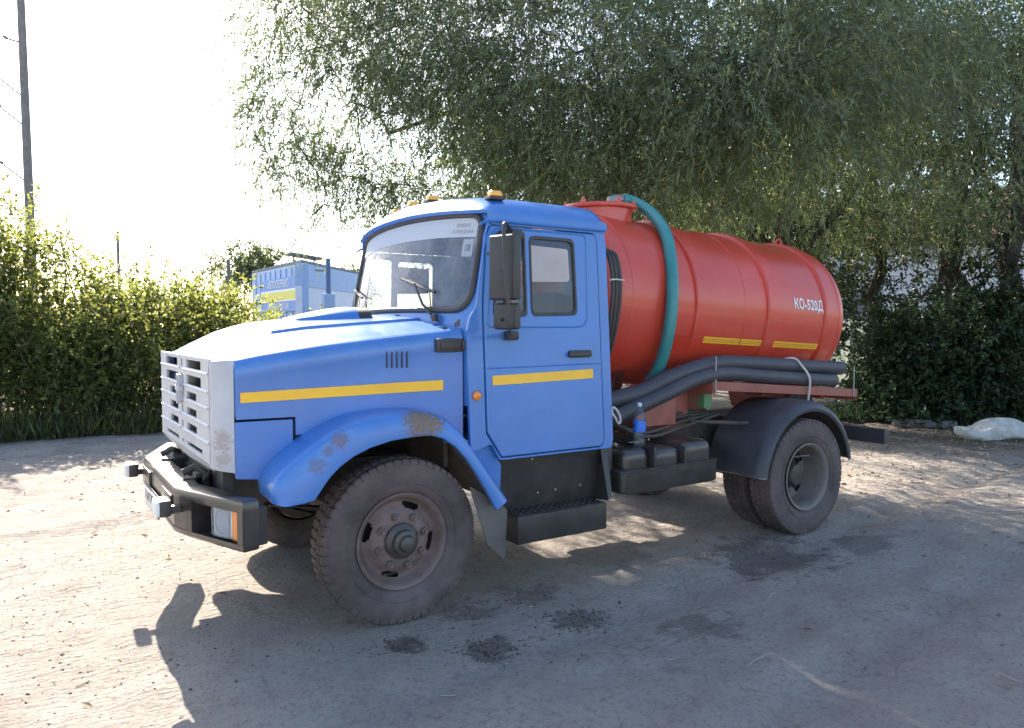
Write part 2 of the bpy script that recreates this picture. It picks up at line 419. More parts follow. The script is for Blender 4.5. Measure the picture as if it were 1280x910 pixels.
def rear_wheel(s, outer):
    yo = 1.065 if outer else .775
    cx, cy, cz = 3.8, s*yo, .5
    w = empty('rear_wheel', (0, 0, 0), truck)
    tyre_mb(cx, cy, cz, s).build('tyre', tyre_m, w, 40)
    mb = MB(); sg = s if outer else -s
    prof = [(.297, .112), (.290, .118), (.272, .108), (.262, .085), (.256, .02), (.252, -.07), (.240, -.105), (.205, -.118), (.16, -.125), (.125, -.125)]
    n = 96; rr = [p[0] for p in prof]
    def skip(i, j):
        r = (rr[i]+rr[i+1])/2
        if not (.17 < r < .235): return False
        a = (2*math.pi*(j+.5)/n) % (2*math.pi/5)
        return abs(a-math.pi/5) < .26
    mb.lathe([(r, sg*o) for r, o in prof], (cx, cy, cz), n, skip=skip); mb.lathe([(.262, -sg*.12), (.297, -sg*.118)], (cx, cy, cz), n)
    mb.build('rim', rim_rear, w, 40)
    if outer:
        mb = MB(); b = cy-s*.13
        mb.lathe([(.15, 0), (.145, s*.03), (.115, s*.045), (.105, s*.12), (.09, s*.14), (.06, s*.145), (.0005, s*.145)], (cx, b, cz), 28)
        mb.build('hub', hub_m, w)
        for k in range(8):
            a = 2*math.pi*k/8+.1; c = (cx+.165*math.cos(a), cy-s*.115, cz+.165*math.sin(a))
            m2 = MB(); m2.lathe([(.02, -s*.012), (.02, s*.012), (.010, s*.015), (.010, s*.035), (.0005, s*.035)], c, 6, a0=a); m2.build('wheel_nut', hub_m, w, 20)
        mb = MB(); mb.tube([(cx-.20, cy-s*.11, cz+.10), (cx-.08, cy+s*.02, cz+.17), (cx+.10, cy+s*.05, cz+.17)], .006, 6); mb.build('valve_pipe', steel, w)
for s in (-1, 1):
    rear_wheel(s, True); rear_wheel(s, False)
mb = MB(); mb.lathe([(.21, -.62), (.21, -.5), (.12, -.45), (.12, .45), (.21, .5), (.21, .62)], (3.8, 0, .5), 28); mb.build('rear_brake_drums', dark_metal, truck)

# ---- bonnet
hw = interp([-1.03, -.93, -.4, .1, .44], [.86, .90, .94, .985, 1.05])
hs = interp([-1.03, -.93, -.45, -.1, .31, .44], [1.585, 1.605, 1.677, 1.721, 1.768, 1.785])
hc = interp([-1.03, -.93, -.82, -.68, -.4, 0, .44], [1.635, 1.705, 1.765, 1.797, 1.83, 1.85, 1.87])
def hood_top(x, y):
    W = hw(x); t = min(1, abs(y)/W); z = hs(x)+(hc(x)-hs(x))*(1-t**2.0)
    k = min(1, max(0, (x+.85)/.25)); a = abs(y)
    z += .016*k*min(1, max(0, (.52-a)/.02)) + .010*k*min(1, max(0, (.22-a)/.02))
    return z
ysamp = [0, .10, .19, .20, .22, .24, .30, .40, .49, .50, .52, .54, .60, .68, .76, .83]
mb = MB(); rows = []
for x in sorted(list(np.linspace(-1.0, -.5, 14))+list(np.linspace(-.42, .43, 14))+[-.6005, -.5995, .3145, .3155]):
    W = hw(x); half = []
    for yy in ysamp: half.append((yy, hood_top(x, yy)))
    zs = hood_top(x, W-.07)
    half += [(W-.07, zs), (W-.035, zs-.006), (W-.012, zs-.022), (W, zs-.05), (W+.008, zs-.11), (W+.004, zs-.12), (W+.004, max(zs-.25, 1.42)), (W+.004, 1.285 if x < -.60 else (1.18 if x < .315 else 1.07))]
    if x < -.935: half = half[:-7]+[(W-.05, zs-.012)]*7
    rows.append([(x, -y, z) for y, z in half[::-1]]+[(x, y, z) for y, z in half[1:]])
mb.grid(rows)
# folded inner edge along the bottom and the back
mb.grid([[(r[0][0], r[0][1], r[0][2]) for r in rows], [(r[0][0], r[0][1]+.03, r[0][2]+.002) for r in rows]])
mb.grid([[(r[-1][0], r[-1][1], r[-1][2]) for r in rows], [(r[-1][0], r[-1][1]-.03, r[-1][2]+.002) for r in rows]])
mb.grid([rows[-1], [(p[0]+.001, p[1]*.97, p[2]-.03) for p in rows[-1]]])
hood = mb.build('bonnet', blue_hood, truck, 32)
def hside(s, off=.006): return lambda u, v, w: (u, s*(hw(u)+.004+off+w), v)
for s in (-1, 1):
    def strip(x0, x1, zb0, zt0, zb1, zt1, s=s):
        mb = MB(); rr = []
        for x in np.linspace(x0, x1, 12):
            t = (x-x0)/(x1-x0); rr.append([(x, s*(hw(x)+.0105), zb0+(zb1-zb0)*t), (x, s*(hw(x)+.0105), zt0+(zt1-zt0)*t)])
        mb.grid(rr)
        mb.grid([[(p[0], p[1]-s*.003, p[2]) for p in r] for r in rr]); return mb
    strip(-.90, .30, 1.378, 1.435, 1.405, 1.468).build('reflective_stripe', yellow, hood)
    for k in range(5):
        mb = MB(); x = -.055+.032*k; mb.box((x, s*(hw(x)+.006), 1.60), (.008, .012, .10), .002); mb.build('vent_slot', bplastic, hood)
# intake on the bonnet, open to the rear
mb = MB(); rr = []
for i, t in enumerate(np.linspace(0, 1, 12)):
    x = -.36+.5*t; h = .010+.062*math.sin(min(1, t*1.15)*math.pi/2); wd = .20+.09*t
    rr.append([(x, -wd*1.12, hood_top(x, .3)-.005)]+[(x, wd*math.cos(a), hood_top(x, 0)+h*(math.sin(a)**.55)-.006) for a in np.linspace(math.pi-.02, .02, 17)]+[(x, wd*1.12, hood_top(x, .3)-.005)])
mb.grid(rr[:10]); mb.build('air_scoop', blue_hood, hood)
mb = MB(); mb.grid([[(p[0], p[1]*.985, p[2]-.004) for p in r] for r in rr[9:]]); mb.build('scoop_outlet', bplastic, hood)
mb = MB(); x = .125; mb.grid([[(x, y, hood_top(x, 0)-.01) for y in np.linspace(-.27, .27, 9)], [(x, .275*math.cos(a), hood_top(x, 0)+.064*(math.sin(a)**.55)) for a in np.linspace(math.pi-.05, .05, 9)]])
mb.build('scoop_mesh', bplastic, hood)
for s in (-1, 1):                                        # blue panel under the bonnet, ahead of the wing
    poly = rp([(-.93, .955), (-.93, 1.272), (-.615, 1.272), (-.615, 1.10), (-.70, .93)], [.01, .01, .01, .03, .02])
    plate(poly, [], .02, lambda u, v, w, s=s: (u, s*(hw(u)-.006+w), v)).build('lower_side_panel', blue, truck)
    mb = MB(); mb.box((.395, s*1.035, 1.685), (.30, .045, .088), .016); mb.box((.335, s*1.055, 1.685), (.13, .02, .05), .006); mb.b2((.42, s*1.05, 1.655), (.52, s*1.07, 1.715), .006)
    mb.build('bonnet_latch', bplastic, truck)
mb = MB(); mb.box((-.25, 0, 1.32), (1.25, 1.7, .06), .0); mb.box((.36, 0, 1.35), (.03, 1.9, .9)); mb.build('engine_bay', dark_metal, truck)

# ---- grille
GX = -1.035; GC = 0.0
def gfn(u, v, w): return (GX-w+.0*v, u, v)
holes = []
rowsz = [(1.545, 1.605, .155, .60), (1.443, 1.503, .150, .60), (1.352, 1.400, .150, .455), (1.254, 1.302, .150, .455), (1.156, 1.204, .150, .455), (1.060, 1.085, .15, .61)]
for (z0, z1, a, b) in rowsz:
    for q in (-1, 1): holes.append(rp([(q*a, z0), (q*b, z0), (q*b, z1), (q*a, z1)], .008, 3))
    holes.append(rp([(-.030, z0+.004), (.030, z0+.004), (.030, z1-.002), (-.030, z1-.002)], .008, 3))
mb = plate(rp([(-.835, 1.03), (.835, 1.03), (.835, 1.625), (-.835, 1.625)], .02), holes, .022, gfn, .004)
for q in (-1, 1):                                       # rounded cheeks to the bonnet side, then the top return
    arc = [(GX-.011+.105*(1-math.cos(t)), q*(.832+.062*math.sin(t))) for t in np.linspace(0, math.pi/2, 7)]
    arc = [(GX-.011, q*.82)]+arc+[(-.932, q*.897)]
    rr = []
    for z in (.985, 1.03, 1.20, 1.40, 1.56, 1.59):
        rr.append([(x, y, z-(.0 if z > 1.0 else 0)+(.045*(1-i/8) if z < 1 else 0)) for i, (x, y) in enumerate(arc)])
    rr.append([(x+.006, y*.995, 1.612+.004*i/8) for i, (x, y) in enumerate(arc)])
    rr.append([(x+.03, y*.985, 1.622) for i, (x, y) in enumerate(arc)])
    mb.grid(rr)
top = []
for t in np.linspace(0, 1, 6):
    x = GX-.011+.05*t; top.append([(x, y, 1.60+(hood_top(-1.0, y)-1.602)*math.sin(t*math.pi/2)+(0 if t else -.0)) for y in np.linspace(-.84, .84, 25)])
mb.grid(top)
mb.grid([[(GX-.011, y, 1.03) for y in np.linspace(-.82, .82, 9)], [(GX+.02, y, .965+.03*abs(y)) for y in np.linspace(-.80, .80, 9)]])
grille = mb.build('grille', grille_paint, truck, 30)
for (z0, z1, a, b) in rowsz[:5]:
    for q in (-1, 1):
        mb = MB(); z = z0-.004
        mb.add([(GX-.010, q*.06, z+.008), (GX-.010, q*.80, z+.008), (GX-.021, q*.80, z-.002), (GX-.021, q*.06, z-.002), (GX-.010, q*.06, z-.016), (GX-.010, q*.80, z-.016)],
               [(0, 1, 2, 3), (3, 2, 5, 4), (0, 3, 4), (1, 5, 2)])
        mb.build('slat', grille_paint, grille, 0)
mb = MB()                                                # badge: twin uprights tied by bars, a wedge on top
for q in (-1, 1): mb.b2((GX-.040, q*.034-.009, 1.33), (GX-.012, q*.034+.009, 1.50), .003)
mb.b2((GX-.044, -.062, 1.395), (GX-.014, .062, 1.425), .003); mb.b2((GX-.040, -.034, 1.33), (GX-.014, .034, 1.345), .003); mb.b2((GX-.040, -.034, 1.485), (GX-.014, .034, 1.50), .003)
mb.b2((GX-.046, -.010, 1.31), (GX-.014, .010, 1.45), .003)
mb.build('badge', grille_paint, grille, 0)
mb = MB(); mb.b2((-.96, -.72, .80), (-.90, .72, 1.58)); mb.build('radiator', dark_metal, truck)

# ---- front bumper
bp = [(-.885, -1.205), (-.975, -1.225), (-1.165, -.735), (-1.205, -.60)]
plan = bp+[(x, -y) for x, y in bp[::-1]]
Z0, Z1 = .625, .895
def inner(i, d):
    P = [Vector(p) for p in plan]; k = len(P); a = (P[i]-P[max(i-1, 0)]); b = (P[min(i+1, k-1)]-P[i])
    a = a if a.length > 0 else b; b = b if b.length > 0 else a
    t = (a.normalized()+b.normalized()).normalized(); nrm = Vector((t.y, -t.x)); nrm = -nrm if nrm.x < 0 and False else nrm
    return P[i]+nrm*d
cen = Vector((0, 0))
def off(i, d):
    p = inner(i, d)
    return p if (p-cen).length < (Vector(plan[i])-cen).length else inner(i, -d)
mb = MB()
sec = [(0.16, Z1-.030), (.14, Z1-.004), (.03, Z1), (.008, Z1-.008), (0, Z1-.03), (0, Z1-.055)]
mb.grid([[(*off(i, d), z) for d, z in sec] for i in range(8)])
sec = [(0, Z0+.04), (0.004, Z0+.015), (.02, Z0), (.14, Z0+.004)]
mb.grid([[(*off(i, d), z) for d, z in sec] for i in range(8)])
for i in (0, 2, 3, 4, 6):                                # face panels; 1 and 5 hold the head lamps
    a, b = plan[i], plan[i+1]
    if i in (2, 3, 4) :
        mb.grid([[(a[0]+.003, a[1], Z1-.056), (a[0]+.003, a[1], Z0+.041)], [(b[0]+.003, b[1], Z1-.056), (b[0]+.003, b[1], Z0+.041)]])
    else:
        mb.grid([[(a[0], a[1], Z1-.054), (a[0], a[1], Z0+.039)], [(b[0], b[1], Z1-.054), (b[0], b[1], Z0+.039)]])
for (y0, y1) in ((-.56, -.26), (.26, .56)): mb.b2((-1.217, y0, Z0+.10), (-1.199, y1, Z1-.055), .004)
for q in (-1, 1):                                        # lamp bay: posts, floor, roof, back
    A = Vector((-.975, q*1.225)); B = Vector((-1.165, q*.735)); d = (B-A).normalized(); nn = Vector((d.y, -d.x))
    if nn.x < 0: nn = -nn
    def bay(t0, t1, d0, d1, z0, z1):
        P0 = A+d*t0; P1 = A+d*t1
        V = [(*(P0+nn*d0), z0), (*(P1+nn*d0), z0), (*(P1+nn*d1), z0), (*(P0+nn*d1), z0), (*(P0+nn*d0), z1), (*(P1+nn*d0), z1), (*(P1+nn*d1), z1), (*(P0+nn*d1), z1)]
        mb.add(V, [(0, 1, 2, 3), (4, 5, 6, 7), (0, 1, 5, 4), (1, 2, 6, 5), (2, 3, 7, 6), (3, 0, 4, 7)])
    bay(-.002, .05, .002, .15, Z0+.02, Z1-.05); bay(.47, .525, .002, .15, Z0+.02, Z1-.05)
    bay(.05, .47, .145, .15, Z0+.02, Z1-.05); bay(.05, .47, .015, .146, Z0+.018, Z0+.03); bay(.05, .47, .02, .146, Z1-.07, Z1-.055)
bumper = mb.build('bumper', black_gloss, truck, 30)
for q in (-1, 1):
    A = Vector((-.975, q*1.225)); B = Vector((-1.165, q*.735)); d = (B-A).normalized(); nn = Vector((d.y, -d.x))
    if nn.x < 0: nn = -nn
    def bfn(u, v, w, A=A, d=d, nn=nn): return (*(A+d*u+nn*(.06-w)), v)
    zc = (Z0+Z1)/2-.01
    mb = plate(rp([(.145, zc-.085), (.315, zc-.085), (.315, zc+.085), (.145, zc+.085)], .02), [], .05, bfn, .008); 
    hl = mb.build('headlight', lamp_back, bumper)
    mb = plate(rp([(.150, zc-.080), (.310, zc-.080), (.310, zc+.080), (.150, zc+.080)], .02), [], .012, lambda u, v, w, f=bfn: f(u, v, w+.034), .004); mb.build('headlight_lens', lamp_glass, bumper)
    mb = MB(); c = A+d*.23+nn*.055
    M_ = Matrix(((d.x, nn.x, 0), (d.y, nn.y, 0), (0, 0, 1))).to_4x4()
    rows = []
    for r, o in ((.064, -.022), (.05, -.004), (.03, .006), (.006, .008)): rows.append([Vector((*c, zc))+M_ @ Vector((r*math.cos(t), o, r*math.sin(t))) for t in np.linspace(0, 2*math.pi, 20, endpoint=False)])
    mb.grid(rows, cv=True); mb.build('headlight_reflector', mirror_glass, bumper)
    mb = plate(rp([(.085, zc-.085), (.138, zc-.085), (.138, zc+.085), (.085, zc+.085)], .008), [], .06, bfn, .006); mb.build('turn_signal', orange, bumper)
    # fog lamp on a bracket
    y = q*.67
    mb = MB(); mb.box((-1.27, y, .80), (.07, .15, .095), .018); mb.b2((-1.245, y-.02, .76), (-1.18, y+.02, .80)); mb.build('fog_lamp', bplastic, bumper)
    mb = MB(); mb.box((-1.300, y, .80), (.035, .145, .09), .016); mb.build('fog_lamp_lens', white_p, bumper)
    mb = MB(); mb.tube([(-1.0, q*.46, .80), (-1.0, q*.46, .93), (-1.05, q*.40, .96), (-1.12, q*.40, .93)], .022, 8); mb.build('tow_hook', dark_metal, bumper)
# number plate
mb = MB(); mb.box((-1.222, .16, .675), (.006, .53, .115), .003); pl = mb.build('number_plate', white_p, bumper)
mb = MB(); mb.b2((-1.219, -.13, .60), (-1.212, .45, .75), .004); mb.build('plate_holder', bplastic, bumper)
V, F = text_mesh('Х 047 РЕ 69', .096, .0015, .95)
mb = MB(); mb.add([(-1.2262, .16-x, .675+y) for x, y in V], F); mb.build('plate_lettering', bplastic, bumper, 0)
mb = MB(); mb.b2((-1.16, -.70, .70), (-1.10, .70, .83)); 
for q in (-1, 1): mb.b2((-1.12, q*.36, .70), (-.9, q*.43, .90))
mb.build('bumper_bracket', black, truck)
mb = MB(); mb.tube(smooth_path([(-.99, -.55, .95), (-1.04, -.35, .78), (-1.02, -.1, .74), (-.98, .2, .8), (-.95, .35, .92)], 6), .012, 6); mb.build('air_hose_loop', bplastic, truck)

# ---- wings
oX = [-.80, -.81, -.775, -.70, -.60, -.50, -.40, -.30, -.20, -.08, .04, .14, .24, .34, .44, .52, .60, .69]
oZ = [.85, .93, 1.00, 1.075, 1.145, 1.205, 1.250, 1.278, 1.292, 1.298, 1.297, 1.285, 1.250, 1.165, 1.04, .93, .82, .695]
lX = [-.74, -.70, -.64, -.585, -.545, -.50, -.44, -.36, -.26, -.13, .03, .13, .21, .29, .37, .44, .51, .585]
lZ = [.835, .835, .840, .850, .905, .965, 1.020, 1.070, 1.110, 1.140, 1.152, 1.150, 1.125, 1.070, .985, .885, .775, .645]
for s in (-1, 1):
    mb = MB(); rows = []; und = []
    for i in range(len(oX)):
        x, z, a, b = oX[i], oZ[i], lX[i], lZ[i]
        # direction from the edge towards the lip
        dx, dz = a-x, b-z; L = math.hypot(dx, dz); dx /= L; dz /= L
        inn = .90 if x < .45 else 1.02
        row = [(x, s*inn, z+.012), (x, s*1.08, z+.008), (x, s*1.15, z), (x+dx*.010, s*1.180, z+dz*.010), (x+dx*.032, s*1.199, z+dz*.032),
               (x+dx*L*.6, s*1.205, z+dz*L*.6), (a-dx*.02, s*1.210, b-dz*.02), (a-dx*.004, s*1.207, b-dz*.004), (a, s*1.195, b), (a-dx*.004, s*1.17, b-dz*.004)]
        rows.append(row)
        und.append([(a-dx*.004, s*1.17, b-dz*.004), (a-dx*.05, s*1.165, b-dz*.05), (a-dx*L*.55, s*1.13, b-dz*L*.55), (a-dx*L*.6, s*.80, b-dz*L*.6), (a-dx*L*.6, s*.62, b-dz*L*.6)])
    # close the front and rear ends
    mb.grid(rows)
    mb.add(rows[0][:9], [tuple(range(9))]); mb.add(rows[-1][:9], [tuple(range(9))])
    wing = mb.build('front_wing', blue_fender, truck, 40)
    mb = MB(); mb.grid(und); mb.build('arch_liner', liner, wing)
    # rear continuation: plate between the wing and the cab sill
    plate(rp([(.44, 1.06), (.575, 1.14), (.665, .955), (.70, .90), (.69, .70), (.56, .90)], .01), [], .012, lambda u, v, w, s=s: (u, s*(1.075+w), v)).build('wing_infill', blue_fender, wing)
    plate(rp([(.43, .80), (.67, .66), (.735, .60), (.71, .275), (.57, .40)], .01), [], .010, lambda u, v, w, s=s: (u+.02*w, s*(1.13+w-.10*(u-.43)), v)).build('mudflap', flap_m, wing)

# ---- cab
def shell_side(s):
    outer = [(.445, 1.0), (.445, 1.76), (.47, 1.86), (.52, 1.93), (.615, 2.43), (.64, 2.50), (1.585, 2.50), (1.61, 2.40), (1.62, 1.0), (1.60, .94), (.66, .94), (.60, 1.05)]
    hole = rp([(.562, 1.12), (.562, 1.95), (.607, 2.40), (.64, 2.462), (1.50, 2.462), (1.528, 2.42), (1.540, 1.0), (1.51, .955), (.67, .955)], [.01, .05, .03, .03, .03, .03, .03, .03, .01])
    return plate(rp(outer, [.02, .02, .02, .02, .02, .04, .04, .02, .04, .02, .02, .02]), [hole], .03, side(s, -.015), .004)
mb = MB()
for s in (-1, 1):
    t = shell_side(s); mb.add(t.V, t.F)
# wind screen geometry
def ws(sx, t):
    "s -1..1 across, t 0..1 up"
    W = 1.005+(.985-1.005)*t; y = sx*W
    xc = .385+.125*t; x = xc+.13*abs(sx)**2.4
    z0 = 1.925-.02*sx*sx; z1 = 2.575-.045*sx*sx
    return (x, y, z0+(z1-z0)*t)
def rrect(n=96, r=.13, ar=3.3):
    pts = rp([(-1, 0), (1, 0), (1, 1), (-1, 1)], 0)
    # rounded in metric space then back to (s, t)
    P = rp([(-1.0, 0), (1.0, 0), (.965, .60), (-.965, .60)], [.16, .16, .12, .12], 7)
    out = []
    full = []
    for i in range(len(P)):
        a, b = Vector(P[i]), Vector(P[(i+1) % len(P)]); k = max(1, int((b-a).length/.06))
        for j in range(k): full.append(a+(b-a)*j/k)
    for p in full:
        t = p.y/.60; Wm = 1.0+(.965-1.0)*t; out.append((p.x/Wm, t))
    return out
RR = rrect()
def ring(scale_out):                                    # offset outline in (s, t)
    o = []
    for s_, t in RR:
        cx, cy = s_, t-.5; o.append((s_*(1+scale_out*.6), .5+cy*(1+scale_out*2)))
    return o
# front face between screen and cab edges
def outer_pt(s_, t):
    cy = (t-.5)*2; m_ = max(abs(s_), abs(cy)); a, b = s_/m_, cy/m_
    return (a*1.062, .5+.5*(b*1.50 if b < 0 else b*1.07))
rows = []
for k in np.linspace(0, 1, 5):
    rows.append([ws(*( (p[0]*(1-k)+q[0]*k, p[1]*(1-k)+q[1]*k) )) for p, q in ((p, outer_pt(*p)) for p in RR)])
mb.grid(rows, cv=True)
# roof
def roof_pt(u, v):
    "u 0..1 front to back, v -1..1 across"
    yy = [0, .45, .72, .88, .95, .985, 1.0]; 
    a = abs(v); Y = np.interp(a, [0, .4, .7, .85, .93, .975, 1], [0, .45, .80, .945, 1.01, 1.045, 1.05]); Zs = np.interp(a, [0, .4, .7, .85, .93, .975, 1], [2.735, 2.715, 2.68, 2.645, 2.605, 2.55, 2.492])
    sxx = min(1, Y/1.0); xf = .455+.13*sxx**2.4+(.03 if a > .97 else 0); xb = 1.615
    x = xf+(xb-xf)*u; d = x-xf; e = xb-x
    fr = math.exp(-(d/.075))
    zf = 2.60-.045*sxx*sxx
    z = Zs
    if zf < Zs: z = Zs+(zf-Zs)*fr
    if e < .10: z -= (.10-e)**2*7*(1 if a < .97 else .2)
    return (x, math.copysign(Y, v) if v else 0, z)
us = [0, .012, .03, .06, .10, .16, .25, .4, .6, .8, .9, .94, .97, 1]; vsamp = [-1, -.988, -.975, -.955, -.93, -.9, -.85, -.78, -.7, -.55, -.4, -.2, 0, .2, .4, .55, .7, .78, .85, .9, .93, .955, .975, .988, 1]
mb.grid([[roof_pt(u, v) for v in vsamp] for u in us])
# header lip over the screen
mb.grid([[roof_pt(0, v) for v in vsamp], [(p[0]+.012, p[1], p[2]-.02) for p in (roof_pt(0, v) for v in vsamp)], [(p[0]+.05, p[1], p[2]-.025) for p in (roof_pt(0, v) for v in vsamp)]])
# rear wall with a window
plate(rp([(-1.08, .94), (1.08, .94), (1.03, 2.55), (-1.03, 2.55)], [.05, .05, .12, .12]), [rp([(-.55, 1.95), (.55, 1.95), (.55, 2.35), (-.55, 2.35)], .08)], .02, lambda u, v, w: (1.60+w, u, v), .004, mb)
mb.b2((.47, -1.06, .955), (1.60, 1.06, .985))
for s in (-1, 1): mb.b2((.44, s*1.02, 1.30), (.47, s*1.09, 1.78))
cab = mb.build('cab_shell', blue, truck, 32)
# drip rail
for s in (-1, 1):
    mb = MB(); mb.tube([(.56, s*1.045, 2.452), (.60, s*1.050, 2.478), (.70, s*1.052, 2.486), (1.2, s*1.052, 2.486), (1.60, s*1.052, 2.486)], .010, 6); mb.build('drip_rail', blue, cab)
    mb = MB(); mb.lathe([(.036, 0), (.036, s*.008)], (.50, s*1.100, 1.365), 20); mb.lathe([(.030, s*.006), (.029, s*.016), (.02, s*.024), (.0005, s*.027)], (.50, s*1.100, 1.365), 20); mb.build('side_marker', orange, cab)
    # rear corner pipe bundle seen behind the cab
    mb = MB()
    for k in range(3): mb.tube(smooth_path([(1.66+.03*k, s*(.86), 2.42-.02*k), (1.68+.035*k, s*(.99), 2.32), (1.69+.035*k, s*1.03, 2.1), (1.68+.035*k, s*1.01, 1.85), (1.67+.03*k, s*.95, 1.6)], 6), .016, 8)
    mb.build('cable_bundle', bplastic, truck)
    mb = MB(); mb.tube([(1.65, s*1.045, 2.14), (1.70, s*1.055, 2.145), (1.78, s*1.05, 2.14)], .006, 6); mb.build('cable_tie', rope_m, truck)
mb = MB(); rows = []
for k in (0, .25, .5, .75, .92, 1): rows.append([ws(p[0]*k, .5+(p[1]-.5)*k) for p in RR])
mb.grid(rows[1:], cv=True); mb.add(rows[1], [tuple(range(len(RR)))]); 
mb.build('windscreen', wind_glass, cab, 60)
mb = MB(); mb.tube([(p[0]-.008, p[1], p[2]) for p in (ws(*q) for q in RR)], .021, 8, closed=True); mb.build('windscreen_seal', rubber_seal, cab)
# light sun band and sticker inside the top of the screen
m, n, out = _new('sun_band_film')
tr = N(n, 'ShaderNodeBsdfTransparent'); tl = N(n, 'ShaderNodeBsdfTranslucent'); tl.inputs[0].default_value = (.85, .88, .92, 1); df = N(n, 'ShaderNodeBsdfDiffuse'); df.inputs[0].default_value = (.85, .88, .92, 1)
x1 = N(n, 'ShaderNodeMixShader'); x1.inputs[0].default_value = .6; n.links.new(tl.outputs[0], x1.inputs[1]); n.links.new(df.outputs[0], x1.inputs[2])
x2 = N(n, 'ShaderNodeMixShader'); x2.inputs[0].default_value = .93; n.links.new(tr.outputs[0], x2.inputs[1]); n.links.new(x1.outputs[0], x2.inputs[2]); n.links.new(x2.outputs[0], out.inputs[0])
film = m
def wsi(s_, t, d=.012): p = ws(s_, t); return (p[0]+d, p[1], p[2])
mb = MB(); mb.grid([[wsi(s_, t, -.003) for s_ in np.linspace(-.955, .955, 40)] for t in (.765, .83, .90, .965)]); band = mb.build('sun_band', film, cab)
mb = MB(); mb.grid([[wsi(s_, t, .010) for s_ in np.linspace(-.925, -.83, 5)] for t in (.56, .66, .745)]); mb.build('screen_sticker', white_p, cab)
V, F = text_mesh('18', .06, .001); mb = MB(); mb.add([(lambda p: (p[0]-.004, p[1], p[2]))(wsi(-.878-x_/1.0*-1*-1, .65+y_/.6, .010)) for x_, y_ in V], F); mb.build('sticker_print', bplastic, cab, 0)
for k, (tx, tz, sz) in enumerate((('РЕМОНТ', .885, .032), ('И ПРОДАЖА', .82, .032))):
    V, F = text_mesh(tx, sz, .0); mb = MB(); mb.add([(lambda p: (p[0]-.004, p[1], p[2]))(wsi(-.83-x_, tz+y_/.6, -.003)) for x_, y_ in V], F); mb.build('band_lettering', steel, cab, 0)
# wipers
for y0 in (-.72, .50):
    mb = MB(); b = ws(y0/1.0, -.09); tip = ws((y0+.28), .28)
    B = Vector(b)+Vector((-.03, 0, 0)); T = Vector(tip)+Vector((-.045, 0, 0))
    mb.lathe([(.022, -.02), (.022, .02), (.012, .03), (.0005, .03)], B, 10, axis='z'); mb.tube([B, B*.6+T*.4+Vector((-.03, 0, 0)), T], [.012, .009, .006], 6)
    p0 = Vector(ws(y0+.04, .185))+Vector((-.03, 0, 0)); p1 = Vector(ws(y0+.50, .345))+Vector((-.03, 0, 0))
    mb.tube([p0, (p0+p1)/2+Vector((-.012, 0, 0)), p1], .011, 6)
    mb.tube([B+Vector((0, .05, 0)), Vector(ws(y0+.10, .22))+Vector((-.035, 0, 0))], .004, 6)
    mb.build('wiper', bplastic, cab)
mb = MB(); b = ws(-.05, -.10); mb.box((b[0]-.02, b[1], b[2]+.015), (.03, .05, .03), .008); mb.build('washer_jet', bplastic, cab)
# marker lamps on the roof
for (x, y) in ((.70, .50), (.70, .20), (.70, -.12), (.74, -.94), (.74, .94)):
    zz = 2.715-.06*(abs(y)/.8)**2 if abs(y) < .8 else 2.575
    zz = {.50: 2.70, .20: 2.72, -.12: 2.722}.get(y, 2.637)
    mb = MB(); mb.box((x, y, zz+.012), (.11, .085, .024), .008); ml = mb.build('marker_lamp_base', bplastic, cab)
    mb = MB(); mb.box((x, y, zz+.040), (.085, .065, .042), .018, seg=3); mb.build('marker_lamp', amber, cab)

